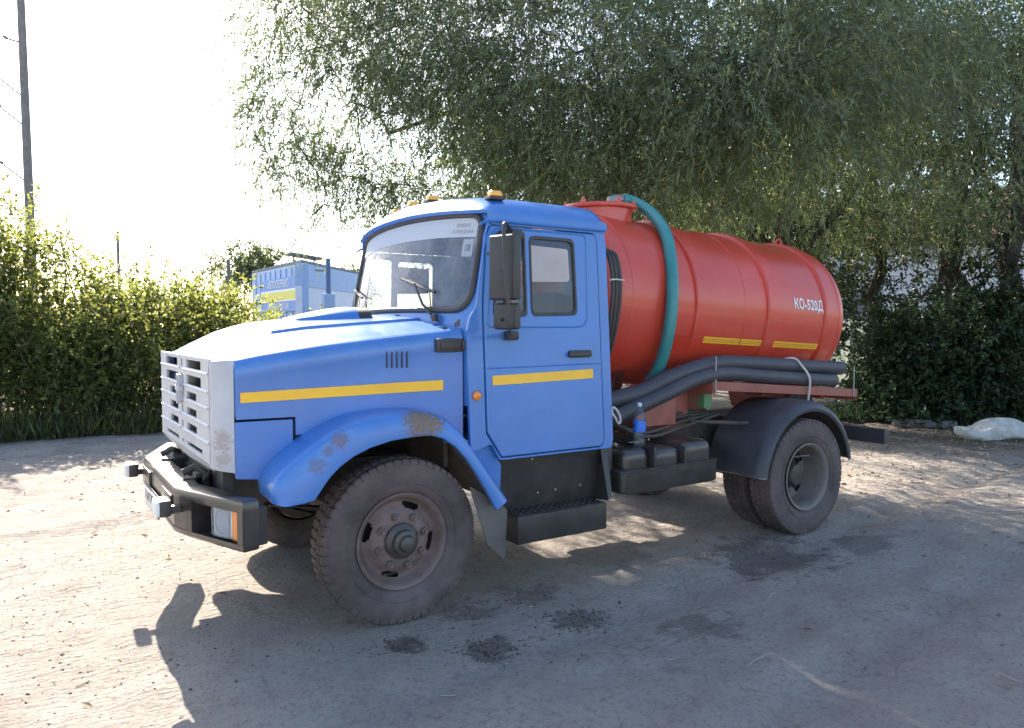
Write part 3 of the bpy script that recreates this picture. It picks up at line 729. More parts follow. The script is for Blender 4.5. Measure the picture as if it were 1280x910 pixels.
# ---- doors
def door(s):
    out = rp([(.570, 1.128), (.570, 1.95), (.613, 2.395), (.645, 2.455), (1.497, 2.455), (1.520, 2.42), (1.532, 1.0), (1.505, .962), (.674, .962)], [.01, .05, .03, .03, .03, .03, .05, .03, .01])
    h1 = rp([(.640, 1.86), (.905, 1.875), (.905, 2.425), (.690, 2.425)], [.04, .03, .03, .04])
    h2 = rp([(.940, 1.875), (1.325, 1.885), (1.315, 2.405), (.940, 2.405)], .045)
    d = plate(out, [h1, h2], .045, side(s, -.0165), .007).build('door', blue, truck, 30)
    for k, hpoly in enumerate((h1, h2)):
        c = Vector((sum(p[0] for p in hpoly)/len(hpoly), sum(p[1] for p in hpoly)/len(hpoly)))
        inn = [tuple(c+(Vector(p)-c)*(.93 if k else .90)) for p in hpoly]; o2 = [tuple(c+(Vector(p)-c)*1.012) for p in hpoly]
        plate(o2, [inn], .016, side(s, .002), .003).build('window_seal', rubber_seal, d)
        plate([tuple(c+(Vector(p)-c)*.97) for p in hpoly], [], .004, side(s, -.006), .0005).build('window_glass', side_glass, d)
    # pressed frame line around the windows
    fr = rp([(.60, 1.80), (1.415, 1.80), (1.425, 2.442), (.66, 2.442)], [.03, .10, .05, .05], 6)
    mb = MB(); mb.tube([side(s, .006)(u, v, 0) for u, v in fr], .007, 6, closed=True); mb.build('pressed_edge', blue, d)
    mb = MB(); mb.tube([side(s, .005)(u, v, 0) for u, v in ((.585, 1.535), (.9, 1.538), (1.525, 1.545))], .006, 6); mb.build('pressed_line', blue, d)
    mb = plate(rp([(.618, 1.425), (.618, 1.487), (1.448, 1.507), (1.448, 1.443)], .003), [], .002, side(s, .008), .0003); mb.build('reflective_stripe', yellow, d)
    mb = plate(rp([(1.235, 1.590), (1.435, 1.590), (1.435, 1.640), (1.235, 1.640)], .015), [], .014, side(s, .012), .004); mb.add(*(lambda t: (t.V, t.F))(plate(rp([(1.225, 1.600), (1.405, 1.600), (1.42, 1.628), (1.225, 1.628)], .01), [], .018, side(s, .032), .005)))
    mb.build('handle', bplastic, d)
    # plate coloured as the reflection on a half-lowered inner pane
    mb = plate(rp([(.944, 2.10), (1.27, 2.11), (1.265, 2.335), (.944, 2.345)], [.0, .03, .02, .0]), [], .006, side(s, -.0005), .001); mb.build('pane_reflection', pane_refl, d)
    mb = MB(); mb.b2((.60, s*.98, 1.0), (1.50, s*1.02, 1.80)); mb.build('door_trim', inner_m, d)
    return d
pane_refl = paint('grey_pane_reflection', (.42, .36, .35), .25, var=.1, scale=5)  # pane reflection put into an even grey-pink colour
door(-1); door(1)
# black step box and sill
for s in (-1, 1):
    mb = MB()
    mb.add([(.68, s*1.03, .955), (1.60, s*1.03, .965), (1.60, s*.98, .55), (.78, s*.98, .55), (.68, s*1.0, .955), (1.60, s*1.0, .965), (1.60, s*.95, .55), (.78, s*.95, .55)], [(0, 1, 2, 3), (4, 5, 6, 7), (0, 1, 5, 4), (1, 2, 6, 5), (2, 3, 7, 6), (3, 0, 4, 7)])
    mb.add([(1.56, s*1.05, .95), (1.62, s*1.05, .95), (1.58, s*1.165, .60), (1.545, s*1.165, .575), (1.56, s*.98, .55), (1.62, s*.98, .95)], [(0, 1, 2, 3), (1, 5, 4, 3, 2)])
    mb.b2((.775, s*.93, .375), (1.53, s*1.165, .56), .008)
    st = mb.build('cab_step', black, truck, 25)
    # tread plate with punched rims
    mb = MB(); mb.b2((.785, s*.96, .5605), (1.52, s*1.155, .566))
    for i in range(12):
        for j in range(3):
            c = (.83+.058*i, s*(1.0+.055*j), .566); mb.lathe([(.011, 0), (.009, .005), (.005, .005), (.005, 0)], c, 8, axis='z')
    mb.build('tread_plate', black, st, 40)
    for (x, z) in ((.98, .905), (1.30, .93), (1.50, .935), (1.05, .66), (1.2, .665), (1.42, .67)):
        mb = MB(); mb.lathe([(.010, 0), (.009, s*.008), (.0005, s*.009)], (x, s*(.98+.05*(z-.55)/.4), z), 8); mb.build('bolt', steel, st)

# ---- cab interior
mb = MB(); mb.box((.62, 0, 1.72), (.32, 1.9, .30), .06); mb.box((.66, -.45, 1.90), (.22, .5, .10), .04); mb.build('dashboard', bplastic, cab)
wheel_c = Vector((.88, -.48, 1.93)); mb = MB(); tilt = Matrix.Rotation(math.radians(-62), 3, 'Y')
mb.tube([wheel_c+tilt @ Vector((.23*math.cos(t), .23*math.sin(t), 0)) for t in np.linspace(0, 2*math.pi, 32, endpoint=False)], .015, 8, closed=True)
for t in (0.5, 2.6, 4.7): mb.tube([wheel_c+tilt @ Vector((0, 0, -.05)), wheel_c+tilt @ Vector((.22*math.cos(t), .22*math.sin(t), 0))], .011, 6)
mb.tube([wheel_c+tilt @ Vector((0, 0, -.04)), (.62, -.48, 1.75)], .025, 8); mb.build('steering_wheel', inner_m, cab)
for y, wd in ((-.48, .5), (.42, .8)):
    mb = MB(); mb.box((1.15, y, 1.42), (.5, wd, .16), .05); mb.box((1.42, y, 1.75), (.14, wd, .62), .05, rot=Matrix.Rotation(math.radians(8), 3, 'Y')); mb.build('seat', seat_m, cab)

# ---- mirrors
def mirror(s):
    e = empty('side_mirror', (0, 0, 0), truck)
    mb = MB(); A = lambda x, y, z: (x, s*y, z)
    mb.tube(smooth_path([A(.80, 1.06, 2.415), A(.68, 1.20, 2.43), A(.565, 1.345, 2.425), A(.53, 1.38, 2.39), A(.535, 1.385, 2.2), A(.555, 1.385, 1.95), A(.57, 1.37, 1.80), A(.63, 1.30, 1.755), A(.75, 1.12, 1.75)], 5), .012, 8)
    mb.box(A(.80, 1.075, 2.40), (.10, .07, .075), .015); mb.box(A(.76, 1.11, 1.745), (.09, .06, .06), .015)
    mb.tube([A(.70, 1.10, 2.36), A(.66, 1.14, 2.1)], .003, 5)
    mb.build('mirror_arm', bplastic, e)
    R1 = Matrix.Rotation(math.radians(-22*s), 3, 'Z')
    for nm, c, sz, b in (('mirror_head', A(.595, 1.29, 2.165), (.075, .20, .40), .022), ('wide_angle_mirror', A(.61, 1.29, 1.865), (.055, .185, .165), .026)):
        mb = MB(); mb.box(c, sz, b, rot=R1, seg=3)
        if nm == 'mirror_head': mb.box((c[0]-.034, c[1], c[2]+.09), (.012, .205, .018), .004, rot=R1)
        else: mb.tube([(c[0]-.02, c[1], c[2]+.08), (c[0], c[1], c[2]+.13)], .012, 6)
        mb.lathe([(.011, -.010), (.010, 0), (.0005, .002)], (c[0]-.030, c[1], c[2]-.02), 8, axis='x')
        mb.build(nm, bplastic, e)
        mb = MB(); mb.box(Vector(c)+R1 @ Vector((sz[0]/2+.0005, 0, 0)), (.003, sz[1]*.86, sz[2]*.90), .001, rot=R1); mb.build('mirror_glass', mirror_glass, e)
mirror(-1)

# ---- tank
TR = .74
def tz(x): return 2.045-.052*(x-2.2)
def tank_pt(x, ang, r=TR): return (x, r*math.cos(ang), tz(x)+r*math.sin(ang))   # ang 0 = far side, pi = near side
def tank_lathe(mb, prof, n=96, m=0):
    V = []; F = []
    for x, r in prof:
        for j in range(n): V.append(tank_pt(x, 2*math.pi*j/n, r))
    for i in range(len(prof)-1):
        for j in range(n): F.append((i*n+j, i*n+(j+1) % n, (i+1)*n+(j+1) % n, (i+1)*n+j))
    return mb.add(V, F, m)
def dome(x0, sgn, depth=.27): return [(x0+sgn*depth*math.sin(t), max(.001, TR*math.cos(t)**.75)) for t in np.linspace(0, math.pi/2, 14)]
mb = MB(); tank_lathe(mb, dome(2.02, -1)[::-1]+[(x, TR) for x in np.linspace(2.1, 4.84, 24)]+dome(4.90, 1))
tank = mb.build('tank', red, truck, 40)
for x in (2.93, 3.86, 4.71):
    mb = MB(); tank_lathe(mb, [(x-.078, TR-.002), (x-.073, TR+.018), (x-.064, TR+.026), (x+.064, TR+.026), (x+.073, TR+.018), (x+.078, TR-.002)]); mb.build('hoop', red, tank, 40)
for x in (2.16, 3.49, 4.88):
    mb = MB(); tank_lathe(mb, [(x-.012, TR-.001), (x-.006, TR+.005), (x+.006, TR+.005), (x+.012, TR-.001)], 96); mb.build('weld_seam', red, tank, 60)
# hatch on top
hx = 2.42; hz = tz(hx)+TR
mb = MB(); mb.lathe([(.285, -.08), (.285, .052), (.33, .056), (.335, .066), (.335, .082), (.33, .090), (.25, .10), (.0005, .112)], (hx, 0, hz), 48, axis='z')
mb.build('hatch', red, tank, 40)
for k in range(6):
    a = 2*math.pi*k/6+.4; m2 = MB(); m2.lathe([(.022, .085), (.022, .12), (.012, .125), (.012, .14), (.0005, .14)], (hx+.30*math.cos(a), .30*math.sin(a), hz), 8, axis='z'); m2.build('hatch_bolt', red, tank)
mb = MB(); mb.tube([(2.50, -.06, hz+.09), (2.50, -.06, hz+.15), (2.56, -.06, hz+.165), (2.66, -.06, hz+.168)], .042, 12); mb.build('hose_fitting', steel, tank)
for x, y in ((2.92, -.10), (4.82, -.05)):
    mb = MB(); c = Vector((x, y, tz(x)+TR+.035)); mb.tube([c+Vector((.045*math.cos(t), 0, .045*math.sin(t))) for t in np.linspace(0, 2*math.pi, 18, endpoint=False)], .011, 8, closed=True); mb.build('lifting_eye', red, tank)
hp = smooth_path([(2.64, -.06, hz+.168), (2.72, -.10, hz+.15), (2.74, -.30, 2.81), (2.68, -.55, 2.60), (2.60, -.70, 2.35), (2.53, -.79, 2.05), (2.51, -.77, 1.75), (2.52, -.66, 1.48), (2.50, -.56, 1.33)], 10)
mb = MB(); mb.tube(hp, [.050+.0016*(i % 2) for i in range(len(hp))], 14); mb.tube(hp[:5], .056, 14); mb.build('turquoise_hose', turq, tank, 60)
mb = MB(); mb.tube([hp[-4], hp[-1]], .056, 12); mb.build('hose_clamp', steel, tank)
# lettering and tape wrapped on the tank
V, F = text_mesh('КО-520Д', .16, .0045, .62, 1.08)
xs_ = [p[0] for p in V]; ys_ = [p[1] for p in V]; x0, x1 = min(xs_), max(xs_); y0, y1 = min(ys_), max(ys_)
def wrap(x, h, r): a = math.asin(max(-1, min(1, h/r))); return (x, -r*math.cos(a), tz(x)+r*math.sin(a))
mb = MB(); mb.add([wrap(4.175+.435*(p[0]-x0)/(x1-x0), .015+.125*(p[1]-y0)/(y1-y0), TR+.004) for p in V], F); mb.build('model_lettering', white_p, tank, 0)
for a, b in ((3.01, 3.80), (3.935, 4.62)):
    mb = MB(); mb.grid([[wrap(x, h, TR+.004) for x in (a, (a+b)/2, b)] for h in (-.335, -.315, -.298, -.281)]); mb.grid([[wrap(x, h, TR+.001) for x in (a, (a+b)/2, b)] for h in (-.335, -.281)]); mb.build('reflective_tape', yellow, tank)
    mb = MB(); mb.grid([[wrap(x, h, TR+.0055) for x in (a, b)] for h in (-.319, -.315)]); mb.grid([[wrap(x, h, TR+.0055) for x in (a, b)] for h in (-.303, -.299)]); mb.build('tape_print', red_beam, tank)
mb = MB(); mb.grid([[wrap(x, h, TR+.02) for x in (2.66, 2.86)] for h in (-.62, -.45, -.3)]); mb.grid([[wrap(x, h, TR+.001) for x in (2.66, 2.86)] for h in (-.62, -.45, -.3)]); mb.build('tank_patch', red, tank)
# saddles, sub-frame and side rack
for x in (2.3, 3.4, 4.6):
    mb = MB(); rr = []
    for t in np.linspace(-.62, .62, 13): rr.append([(x-.04, TR*1.003*math.sin(t), tz(x)-TR*1.003*math.cos(t)), (x-.04, TR*math.sin(t)*.75, .95)])
    mb.grid(rr); mb.grid([[(p[0]+.08, p[1], p[2]) for p in r] for r in rr]); mb.grid([[r[0] for r in rr], [(r[0][0]+.08, r[0][1], r[0][2]) for r in rr]])
    mb.build('tank_saddle', red_beam, truck)
for s in (-1, 1):
    mb = MB()
    def bm_(x0, x1, y0, y1, d0, d1):
        V = [(x, y, 1.352-.076*(x-2.89)+d) for d in (d0, d1) for x, y in ((x0, y0), (x1, y0), (x1, y1), (x0, y1))]
        mb.add(V, [(0, 1, 2, 3), (4, 5, 6, 7), (0, 1, 5, 4), (1, 2, 6, 5), (2, 3, 7, 6), (3, 0, 4, 7)])
    bm_(2.90, 4.95, s*.90, s*.893, -.075, 0); bm_(2.90, 4.95, s*.893, s*.60, -.008, 0); bm_(4.94, 4.95, s*.893, s*.45, -.11, -.009)
    bm_(2.90, 2.94, s*.893, s*.43, -.11, -.009)
    for x in (3.0, 3.9, 4.8): bm_(x, x+.06, s*.60, s*.40, -.12, -.001)
    rk = mb.build('side_rack', red_beam, truck, 20)
    mb = MB(); mb.tube([(2.925, s*.905, 1.26), (2.925, s*.905, 1.56)], .008, 6); mb.build('rack_peg', steel, rk); mb = MB(); mb.tube([(4.88, s*.905, 1.13), (4.88, s*.905, 1.42)], .008, 6); mb.build('rack_peg', steel, rk)
    if s < 0:
        mb = MB(); mb.b2((2.2, s*.50, .93), (2.9, s*.62, 1.26), .01); mb.b2((2.16, s*.62, 1.0), (2.6, s*.78, 1.24), .02); mb.build('pump_housing', red_beam, truck)
        mb = MB(); mb.b2((2.93, s*.70, 1.11), (3.02, s*.78, 1.24), .006); mb.build('green_valve', green_m, truck)
    # rear mudguard: half round plastic shell
    mb = MB(); rows = []
    ang = list(np.linspace(math.radians(177), math.radians(8), 30)); 
    for i, a in enumerate(ang):
        r = .64 if i > 3 else .64+.006*(3-i)
        x = 3.80+r*math.cos(a)*1.0; z = .52+.64*math.sin(a)
        rows.append([(x-.085*math.cos(a), s*1.205, z-.085*max(0, math.sin(a))), (x-.06*math.cos(a), s*1.213, z-.06*max(0, math.sin(a))), (x-.02*math.cos(a), s*1.19, z-.02*math.sin(a)), (x, s*1.12, z+.004), (x+.006*math.cos(a), s*.93, z+.01), (x, s*.70, z), (x, s*.61, z-.004)])
    mb.grid(rows); mb.grid([[(p[0]-.008*math.cos(ang[i]), p[1]*.998, p[2]-.008) for p in r[2:]] for i, r in enumerate(rows)])
    mg = mb.build('rear_mudguard', guard_m, truck, 45)
    mb = MB(); mb.tube([rows[0][k] for k in (1, 2, 4, 6)], .005, 6); mb.build('mudguard_edge', steel, mg)
    mb = MB(); mb.tube([(2.55, s*.45, 1.02), (2.9, s*.75, 1.0), (3.35, s*.9, .97)], .018, 8); mb.tube([(2.3, s*.48, 1.04), (2.75, s*.60, 1.06)], .014, 8); mb.build('mudguard_stay', dark_metal, truck)
# rear underrun bar
mb = MB(); mb.b2((5.22, -1.03, .645), (5.30, 1.03, .79), .006); ub = mb.build('underrun_bar', guard_m, truck, 20)
for s in (-1, 1):
    mb = MB(); mb.b2((4.7, s*.36, .66), (5.225, s*.42, .90)); mb.build('underrun_bracket', dark_metal, truck)
tail_m = paint('tail_lens', (.5, .02, .01), .2)
for s in (-1, 1):
    mb = MB(); mb.box((5.317, s*.80, .72), (.036, .26, .10), .012); mb.build('tail_lamp', tail_m, truck)
# fuel tank with domed upper shell, on the near side only
for s in (-1,):
    mb = MB()
    low = rp([(1.70, -1.13), (2.74, -1.13), (2.74, -.55), (1.70, -.55)], .07, 5)
    P = lambda k, z, dx=0: [(2.22+(x-2.22)*k, s*(.84+(-y-.84)*k), z) for x, y in low]
    mb.grid([P(.90, .575), P(.965, .585), P(.985, .60), P(.985, .738), P(1.0, .742), P(1.0, .752), P(.975, .756)], cv=True)
    mb.add(P(.90, .575), [tuple(range(len(low)))]); mb.add(P(.975, .756), [tuple(range(len(low)))])
    ft = mb.build('fuel_tank', black, truck, 30)
    for (xa, xb, ya, yb, h) in ((1.76, 2.02, .64, 1.09, .145), (2.05, 2.34, .64, 1.09, .13), (2.37, 2.69, .64, 1.09, .155)):
        mb = MB(); mb.box(((xa+xb)/2, s*(ya+yb)/2, .752+h/2-.04), (xb-xa, yb-ya, h+.08), .075, seg=5); mb.build('fuel_tank_dome', black_gloss, ft, 60)
    mb = MB(); mb.b2((2.022, s*.62, .75), (2.048, s*1.125, .905), .006); mb.build('tank_strap', black, ft); mb = MB(); mb.b2((2.342, s*.62, .75), (2.366, s*1.125, .88), .006); mb.build('tank_strap', black, ft)
    mb = MB(); mb.b2((1.72, s*.43, .64), (1.80, s*.58, .90)); mb.b2((2.6, s*.43, .64), (2.68, s*.58, .90)); mb.build('tank_bracket', dark_metal, truck)
    mb = MB(); mb.box((1.66, s*.76, .78), (.12, .5, .42), .02); mb.box((1.9, s*.55, 1.02), (.4, .12, .16), .03); mb.build('battery_box', black, truck)
mb = MB()
for k in range(5):
    y = -.62-.05*k; mb.tube(smooth_path([(1.75, y, 1.05+.02*k), (2.2, y-.02, 1.02-.02*k), (2.7, y+.04, 1.10-.03*k), (3.2, y+.12, 1.04)], 5), .014, 6)
mb.build('air_pipes', dark_metal, truck)
# pair of tubes carrying the exhaust and muffler
mb = MB(); mb.tube([(1.2, -.2, .62), (1.6, .1, .56), (2.6, .25, .56)], .035, 8); mb.tube([(1.8, .2, .56), (2.5, .25, .56)], .10, 14); mb.build('exhaust', dark_metal, truck)

# ---- loose things carried on the truck
h1 = smooth_path([(1.66, -.80, 1.19)]+[(a, -.80, b) for a, b in ((1.887, 1.241), (2.176, 1.289), (2.436, 1.374), (2.803, 1.461), (3.094, 1.495), (3.616, 1.473), (4.186, 1.436), (4.82, 1.40))], 10)
mb = MB(); mb.tube([p for p in h1], [.066+.0015*(i % 2) for i in range(len(h1))], 14); tag(mb.build('suction_hose', hose_m, None, 60), 'thick dark suction hose, the upper of two lying along the red tank', 'hose', 'stowed suction hoses')
h2 = smooth_path([(1.66, -.86, 1.07)]+[(a, -.86, b) for a, b in ((1.845, 1.11), (2.388, 1.268), (2.70, 1.365), (3.039, 1.408), (3.556, 1.368), (4.121, 1.325), (4.62, 1.29))], 10)
mb = MB(); mb.tube(h2, [.062+.0015*(i % 2) for i in range(len(h2))], 14); tag(mb.build('suction_hose', hose_m, None, 60), 'thick dark suction hose, the lower of two, resting on the red rack', 'hose', 'stowed suction hoses')
mb = MB(); mb.tube(smooth_path([(3.98, -.74, 1.50), (4.07, -.82, 1.515), (4.10, -.88, 1.45), (4.13, -.935, 1.36), (4.15, -.935, 1.27), (4.16, -.915, 1.16), (4.16, -.912, 1.06)], 6), .011, 6)
tag(mb.build('tie_rope', rope_m), 'pale rope tying both hoses to the red rack above the rear wheel', 'rope')
mb = MB(); mb.tube(smooth_path([(1.72, -.84, 1.215), (1.75, -.90, 1.20), (1.79, -.935, 1.14), (1.83, -.94, 1.08), (1.85, -.94, 1.10), (1.83, -.94, 1.16), (1.78, -.935, 1.20), (1.755, -.94, 1.10), (1.75, -.94, .99), (1.74, -.94, .90)], 6), .009, 6)
tag(mb.build('tie_rope', rope_m), 'looped pale cord hanging from the hose right behind the blue door', 'rope')
# bottle on the fuel tank
bz = .886; bx, by = 2.005, -.98
bot = empty('water_bottle', (bx, by, bz)); tag(bot, 'half full clear plastic water bottle standing on the black fuel tank', 'bottle')
mb = MB(); mb.lathe([(.0005, .006), (.035, 0), (.046, .008), (.047, .06), (.043, .075), (.047, .09), (.047, .20), (.045, .225), (.036, .265), (.018, .30), (.0145, .31), (.0145, .325)], (0, 0, 0), 28, axis='z'); mb.build('bottle_body', pet, bot, 60)
mb = MB(); mb.lathe([(.0475, .125), (.0478, .13), (.0478, .205), (.0475, .21)], (0, 0, 0), 28, axis='z'); mb.build('bottle_label', paint('blue_label', (.03, .16, .62), .35, var=.6, scale=22), bot, 60)
mb = MB(); mb.lathe([(.017, .318), (.017, .342), (.0005, .344)], (0, 0, 0), 20, axis='z'); mb.build('bottle_cap', paint('pale_cap', (.55, .68, .85), .4), bot)
mb = MB(); mb.lathe([(.0005, .008), (.040, .010), (.0445, .02), (.0445, .055), (.0405, .075), (.0440, .09), (.0440, .115), (.0005, .115)], (0, 0, 0), 28, axis='z'); mb.build('water', glass('water', (.86, .92, .98), .02, 1.33), bot, 60)

# ================================================================== the place
def vnoise(X, Y, scale, seed):
    r = np.random.default_rng(seed); G = r.random((256, 256))
    x = X/scale; y = Y/scale; xi = np.floor(x).astype(int); yi = np.floor(y).astype(int); fx = x-xi; fy = y-yi
    fx = fx*fx*(3-2*fx); fy = fy*fy*(3-2*fy)
    g = lambda a, b: G[a % 256, b % 256]
    return (g(xi, yi)*(1-fx)+g(xi+1, yi)*fx)*(1-fy)+(g(xi, yi+1)*(1-fx)+g(xi+1, yi+1)*fx)*fy-.5
def fast_mesh(name, V, Q, mat, parent=None, smooth=False, k=4):
    me = bpy.data.meshes.new(name); n = len(V); q = len(Q)
    me.vertices.add(n); me.vertices.foreach_set('co', np.asarray(V, np.float32).ravel())
    me.loops.add(q*k); me.loops.foreach_set('vertex_index', np.asarray(Q, np.int32).ravel())
    me.polygons.add(q); me.polygons.foreach_set('loop_start', np.arange(0, q*k, k, dtype=np.int32))
    me.polygons.foreach_set('use_smooth', np.full(q, smooth))
    me.materials.append(mat); me.update(calc_edges=True); me.validate()
    return link(bpy.data.objects.new(name, me), parent)

# ---- ground: one sheet, fine near the truck, out to the horizon
def axis(lo, hi, step, far):
    a = list(np.arange(lo, hi, step)); s = step; b = []; x = hi
    while x < far: b.append(x); s *= 1.25; x += s
    s = step; c = []; x = lo-step
    while x > -far: c.append(x); s *= 1.25; x -= s
    return np.array(c[::-1]+a+b)
gx = axis(-6.5, 14, .045, 900); gy = axis(-4.6, 11, .045, 900)
GXX, GYY = np.meshgrid(gx, gy, indexing='ij')
def height(X, Y):
    h = .06*vnoise(X, Y, 2.7, 1)+.04*vnoise(X, Y, .8, 2)+.024*vnoise(X, Y, .28, 3)+.018*vnoise(X, Y, .11, 4)
    # worn wheel tracks running past the truck
    for c, sl in ((-3.2, .15), (-1.9, .15), (2.6, .05), (7.2, -.12)):
        d = (Y-(c+sl*X)); h = h-.030*np.exp(-(d/.16)**2)+.012*np.exp(-((np.abs(d)-.3)/.10)**2)
        h += .010*np.exp(-(d/.15)**2)*np.sign(np.sin((X*1.0+.6*np.abs(d))*2*math.pi/.11))*.5
    flat = np.zeros_like(X)
    for wx, wy in ((0, -.965), (0, .965), (3.8, -.92), (3.8, .92)):
        flat = np.maximum(flat, np.exp(-(((X-wx)/.45)**2+((Y-wy)/.45)**2)**2))
    far = np.clip((np.hypot(X-3, Y-2)-16)/20, 0, 1)
    berm = .12*np.clip((Y-(9.0-.05*X))/.8, 0, 1)*(X < 4)
    return (h-.004)*(1-flat)*(1-far)+berm*(1-far)+flat*-.004
GZ = height(GXX, GYY)
nx, ny = GXX.shape; idx = np.arange(nx*ny).reshape(nx, ny)
Q = np.stack([idx[:-1, :-1], idx[1:, :-1], idx[1:, 1:], idx[:-1, 1:]], -1).reshape(-1, 4)
m, n, out = _new('packed_dirt')
p = N(n, 'ShaderNodeBsdfPrincipled', **{'Roughness': .92, 'Specular IOR Level': .15}); co = N(n, 'ShaderNodeTexCoord').outputs['Object']
big = noise(n, co, .35, 6, .6); mid = noise(n, co, 2.3, 6, .6); fine = noise(n, co, 30, 5, .7)
cc = mixrgb(n, ramp(n, big, [(.35, 0), (.65, 1)]), (.335, .28, .245), (.42, .37, .33))
cc = mixrgb(n, ramp(n, mid, [(.35, 0), (.7, 1)]), cc, (.45, .405, .355))
dk = noise(n, co, 1.1, 7, .75)
cc = mixrgb(n, math_(n, 'MULTIPLY', ramp(n, dk, [(.58, 0), (.72, 1)]), .55), cc, (.15, .115, .092))
cc = mixrgb(n, math_(n, 'MULTIPLY', ramp(n, fine, [(.35, 1), (.5, 0)]), .45), cc, (.17, .14, .115))
# oil stains and damp dark soil where they lie
for (sx, sy_, r, stren) in [(*gnd(a_, b_)[:2], r_, s_) for a_, b_, r_, s_ in ((505, 805, .12, .55), (612, 806, .16, .55), (722, 768, .17, .5), (660, 740, .22, .4), (590, 760, .2, .4), (960, 690, .5, .55), (880, 780, .25, .4), (760, 690, .4, .3), (1080, 680, .3, .4))]:
    d = n.nodes.new('ShaderNodeVectorMath'); d.operation = 'DISTANCE'; mp = N(n, 'ShaderNodeMapping'); mp.inputs['Scale'].default_value = (1, 1.25, 0); n.links.new(co, mp.inputs[0])
    n.links.new(mp.outputs[0], d.inputs[0]); d.inputs[1].default_value = (sx, sy_*1.25, 0)
    k = math_(n, 'ADD', math_(n, 'MULTIPLY', noise(n, co, 4.5, 3, .6), 2.2), math_(n, 'MULTIPLY', noise(n, co, 34, 8, .8), 1.8))
    k = math_(n, 'SUBTRACT', math_(n, 'SUBTRACT', k, .95), math_(n, 'MULTIPLY', d.outputs['Value'], .75/r))
    cc = mixrgb(n, math_(n, 'MULTIPLY', ramp(n, k, [(.20, 0), (.50, 1)]), stren), cc, (.045, .036, .031))
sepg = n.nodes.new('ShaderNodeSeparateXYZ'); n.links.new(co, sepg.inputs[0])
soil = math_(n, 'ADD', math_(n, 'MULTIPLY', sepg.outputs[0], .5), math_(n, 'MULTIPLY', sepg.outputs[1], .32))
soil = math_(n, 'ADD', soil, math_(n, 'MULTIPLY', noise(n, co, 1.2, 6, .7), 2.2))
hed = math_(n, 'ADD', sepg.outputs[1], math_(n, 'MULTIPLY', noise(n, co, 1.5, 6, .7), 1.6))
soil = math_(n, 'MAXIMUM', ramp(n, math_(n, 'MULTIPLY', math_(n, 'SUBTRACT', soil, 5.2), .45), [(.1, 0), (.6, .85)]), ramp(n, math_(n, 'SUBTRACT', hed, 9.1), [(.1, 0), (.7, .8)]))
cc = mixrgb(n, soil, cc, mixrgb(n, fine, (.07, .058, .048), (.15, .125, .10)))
vo = N(n, 'ShaderNodeTexVoronoi'); vo.feature = 'DISTANCE_TO_EDGE'; vo.inputs['Scale'].default_value = 6
wr = N(n, 'ShaderNodeMix'); wr.data_type = 'VECTOR'; wr.inputs[0].default_value = .12; n.links.new(co, wr.inputs[4])
nz = N(n, 'ShaderNodeTexNoise'); nz.inputs['Scale'].default_value = 9; n.links.new(co, nz.inputs['Vector']); n.links.new(nz.outputs[1], wr.inputs[5]); n.links.new(wr.outputs[1], vo.inputs['Vector'])
crk = math_(n, 'MULTIPLY', ramp(n, vo.outputs[0], [(.0, 1), (.025, 0)]), ramp(n, noise(n, co, 1.3, 4), [(.50, 0), (.6, .5)]))
cc = mixrgb(n, crk, cc, (.12, .095, .08))
n.links.new(cc, p.inputs['Base Color'])
hh = math_(n, 'ADD', math_(n, 'MULTIPLY', noise(n, co, 14, 7, .7), 1.0), math_(n, 'MULTIPLY', noise(n, co, 75, 5, .7), .45))
mp = N(n, 'ShaderNodeMapping'); mp.inputs['Scale'].default_value = (5, 30, 1); mp.inputs['Rotation'].default_value = (0, 0, -.12); n.links.new(co, mp.inputs[0])
trk = noise(n, mp.outputs[0], 1, 4, .6)
hh = math_(n, 'ADD', hh, math_(n, 'MULTIPLY', trk, .7))
hh = math_(n, 'SUBTRACT', hh, math_(n, 'MULTIPLY', crk, .3))
b = N(n, 'ShaderNodeBump'); b.inputs['Strength'].default_value = 1; b.inputs['Distance'].default_value = .05; n.links.new(hh, b.inputs['Height']); n.links.new(b.outputs[0], p.inputs['Normal'])
n.links.new(p.outputs[0], out.inputs[0]); dirt = m
ground = fast_mesh('ground', np.stack([GXX, GYY, GZ], -1).reshape(-1, 3), Q, dirt, smooth=True); ground['kind'] = 'structure'; ground['label'] = 'bare packed dirt yard with wheel tracks and oil stains'

# ---- scattered stones, leaves and twigs on the dirt
def scatter(name, P, size, mat, kind, label):
    r = rng; k = len(P); base = np.array([(1, 0, 0), (-.5, .87, 0), (-.5, -.87, 0), (.4, .2, .8), (-.45, .1, .7)], float)
    V = np.repeat(base[None], k, 0)*(1+.5*r.normal(size=(k, 5, 1)).clip(-1, 1))
    a = r.random(k)*6.28; c, s = np.cos(a), np.sin(a)
    V = np.stack([V[..., 0]*c[:, None]-V[..., 1]*s[:, None], V[..., 0]*s[:, None]+V[..., 1]*c[:, None], V[..., 2]*.65-.12], -1)*np.asarray(size)[:, None, None]
    V = V+P[:, None, :]
    f = np.array([(0, 1, 4), (0, 4, 3), (1, 2, 4), (2, 3, 4), (2, 0, 3)]); F = (f[None]+5*np.arange(k)[:, None, None]).reshape(-1, 3)
    o = fast_mesh(name, V.reshape(-1, 3), F, mat, k=3); o['kind'] = kind; o['label'] = label; return o
def on_ground(X, Y): return np.stack([X, Y, height(X, Y)], -1)
k = 15000; X = rng.uniform(-6, 14, k); Y = rng.uniform(-4.4, 9.5, k)
keep = vnoise(X, Y, .9, 21)+.25*vnoise(X, Y, .3, 22) > -.05; X, Y = X[keep], Y[keep]
peb = paint('pebble', (.20, .165, .14), .9, var=.5, scale=30)
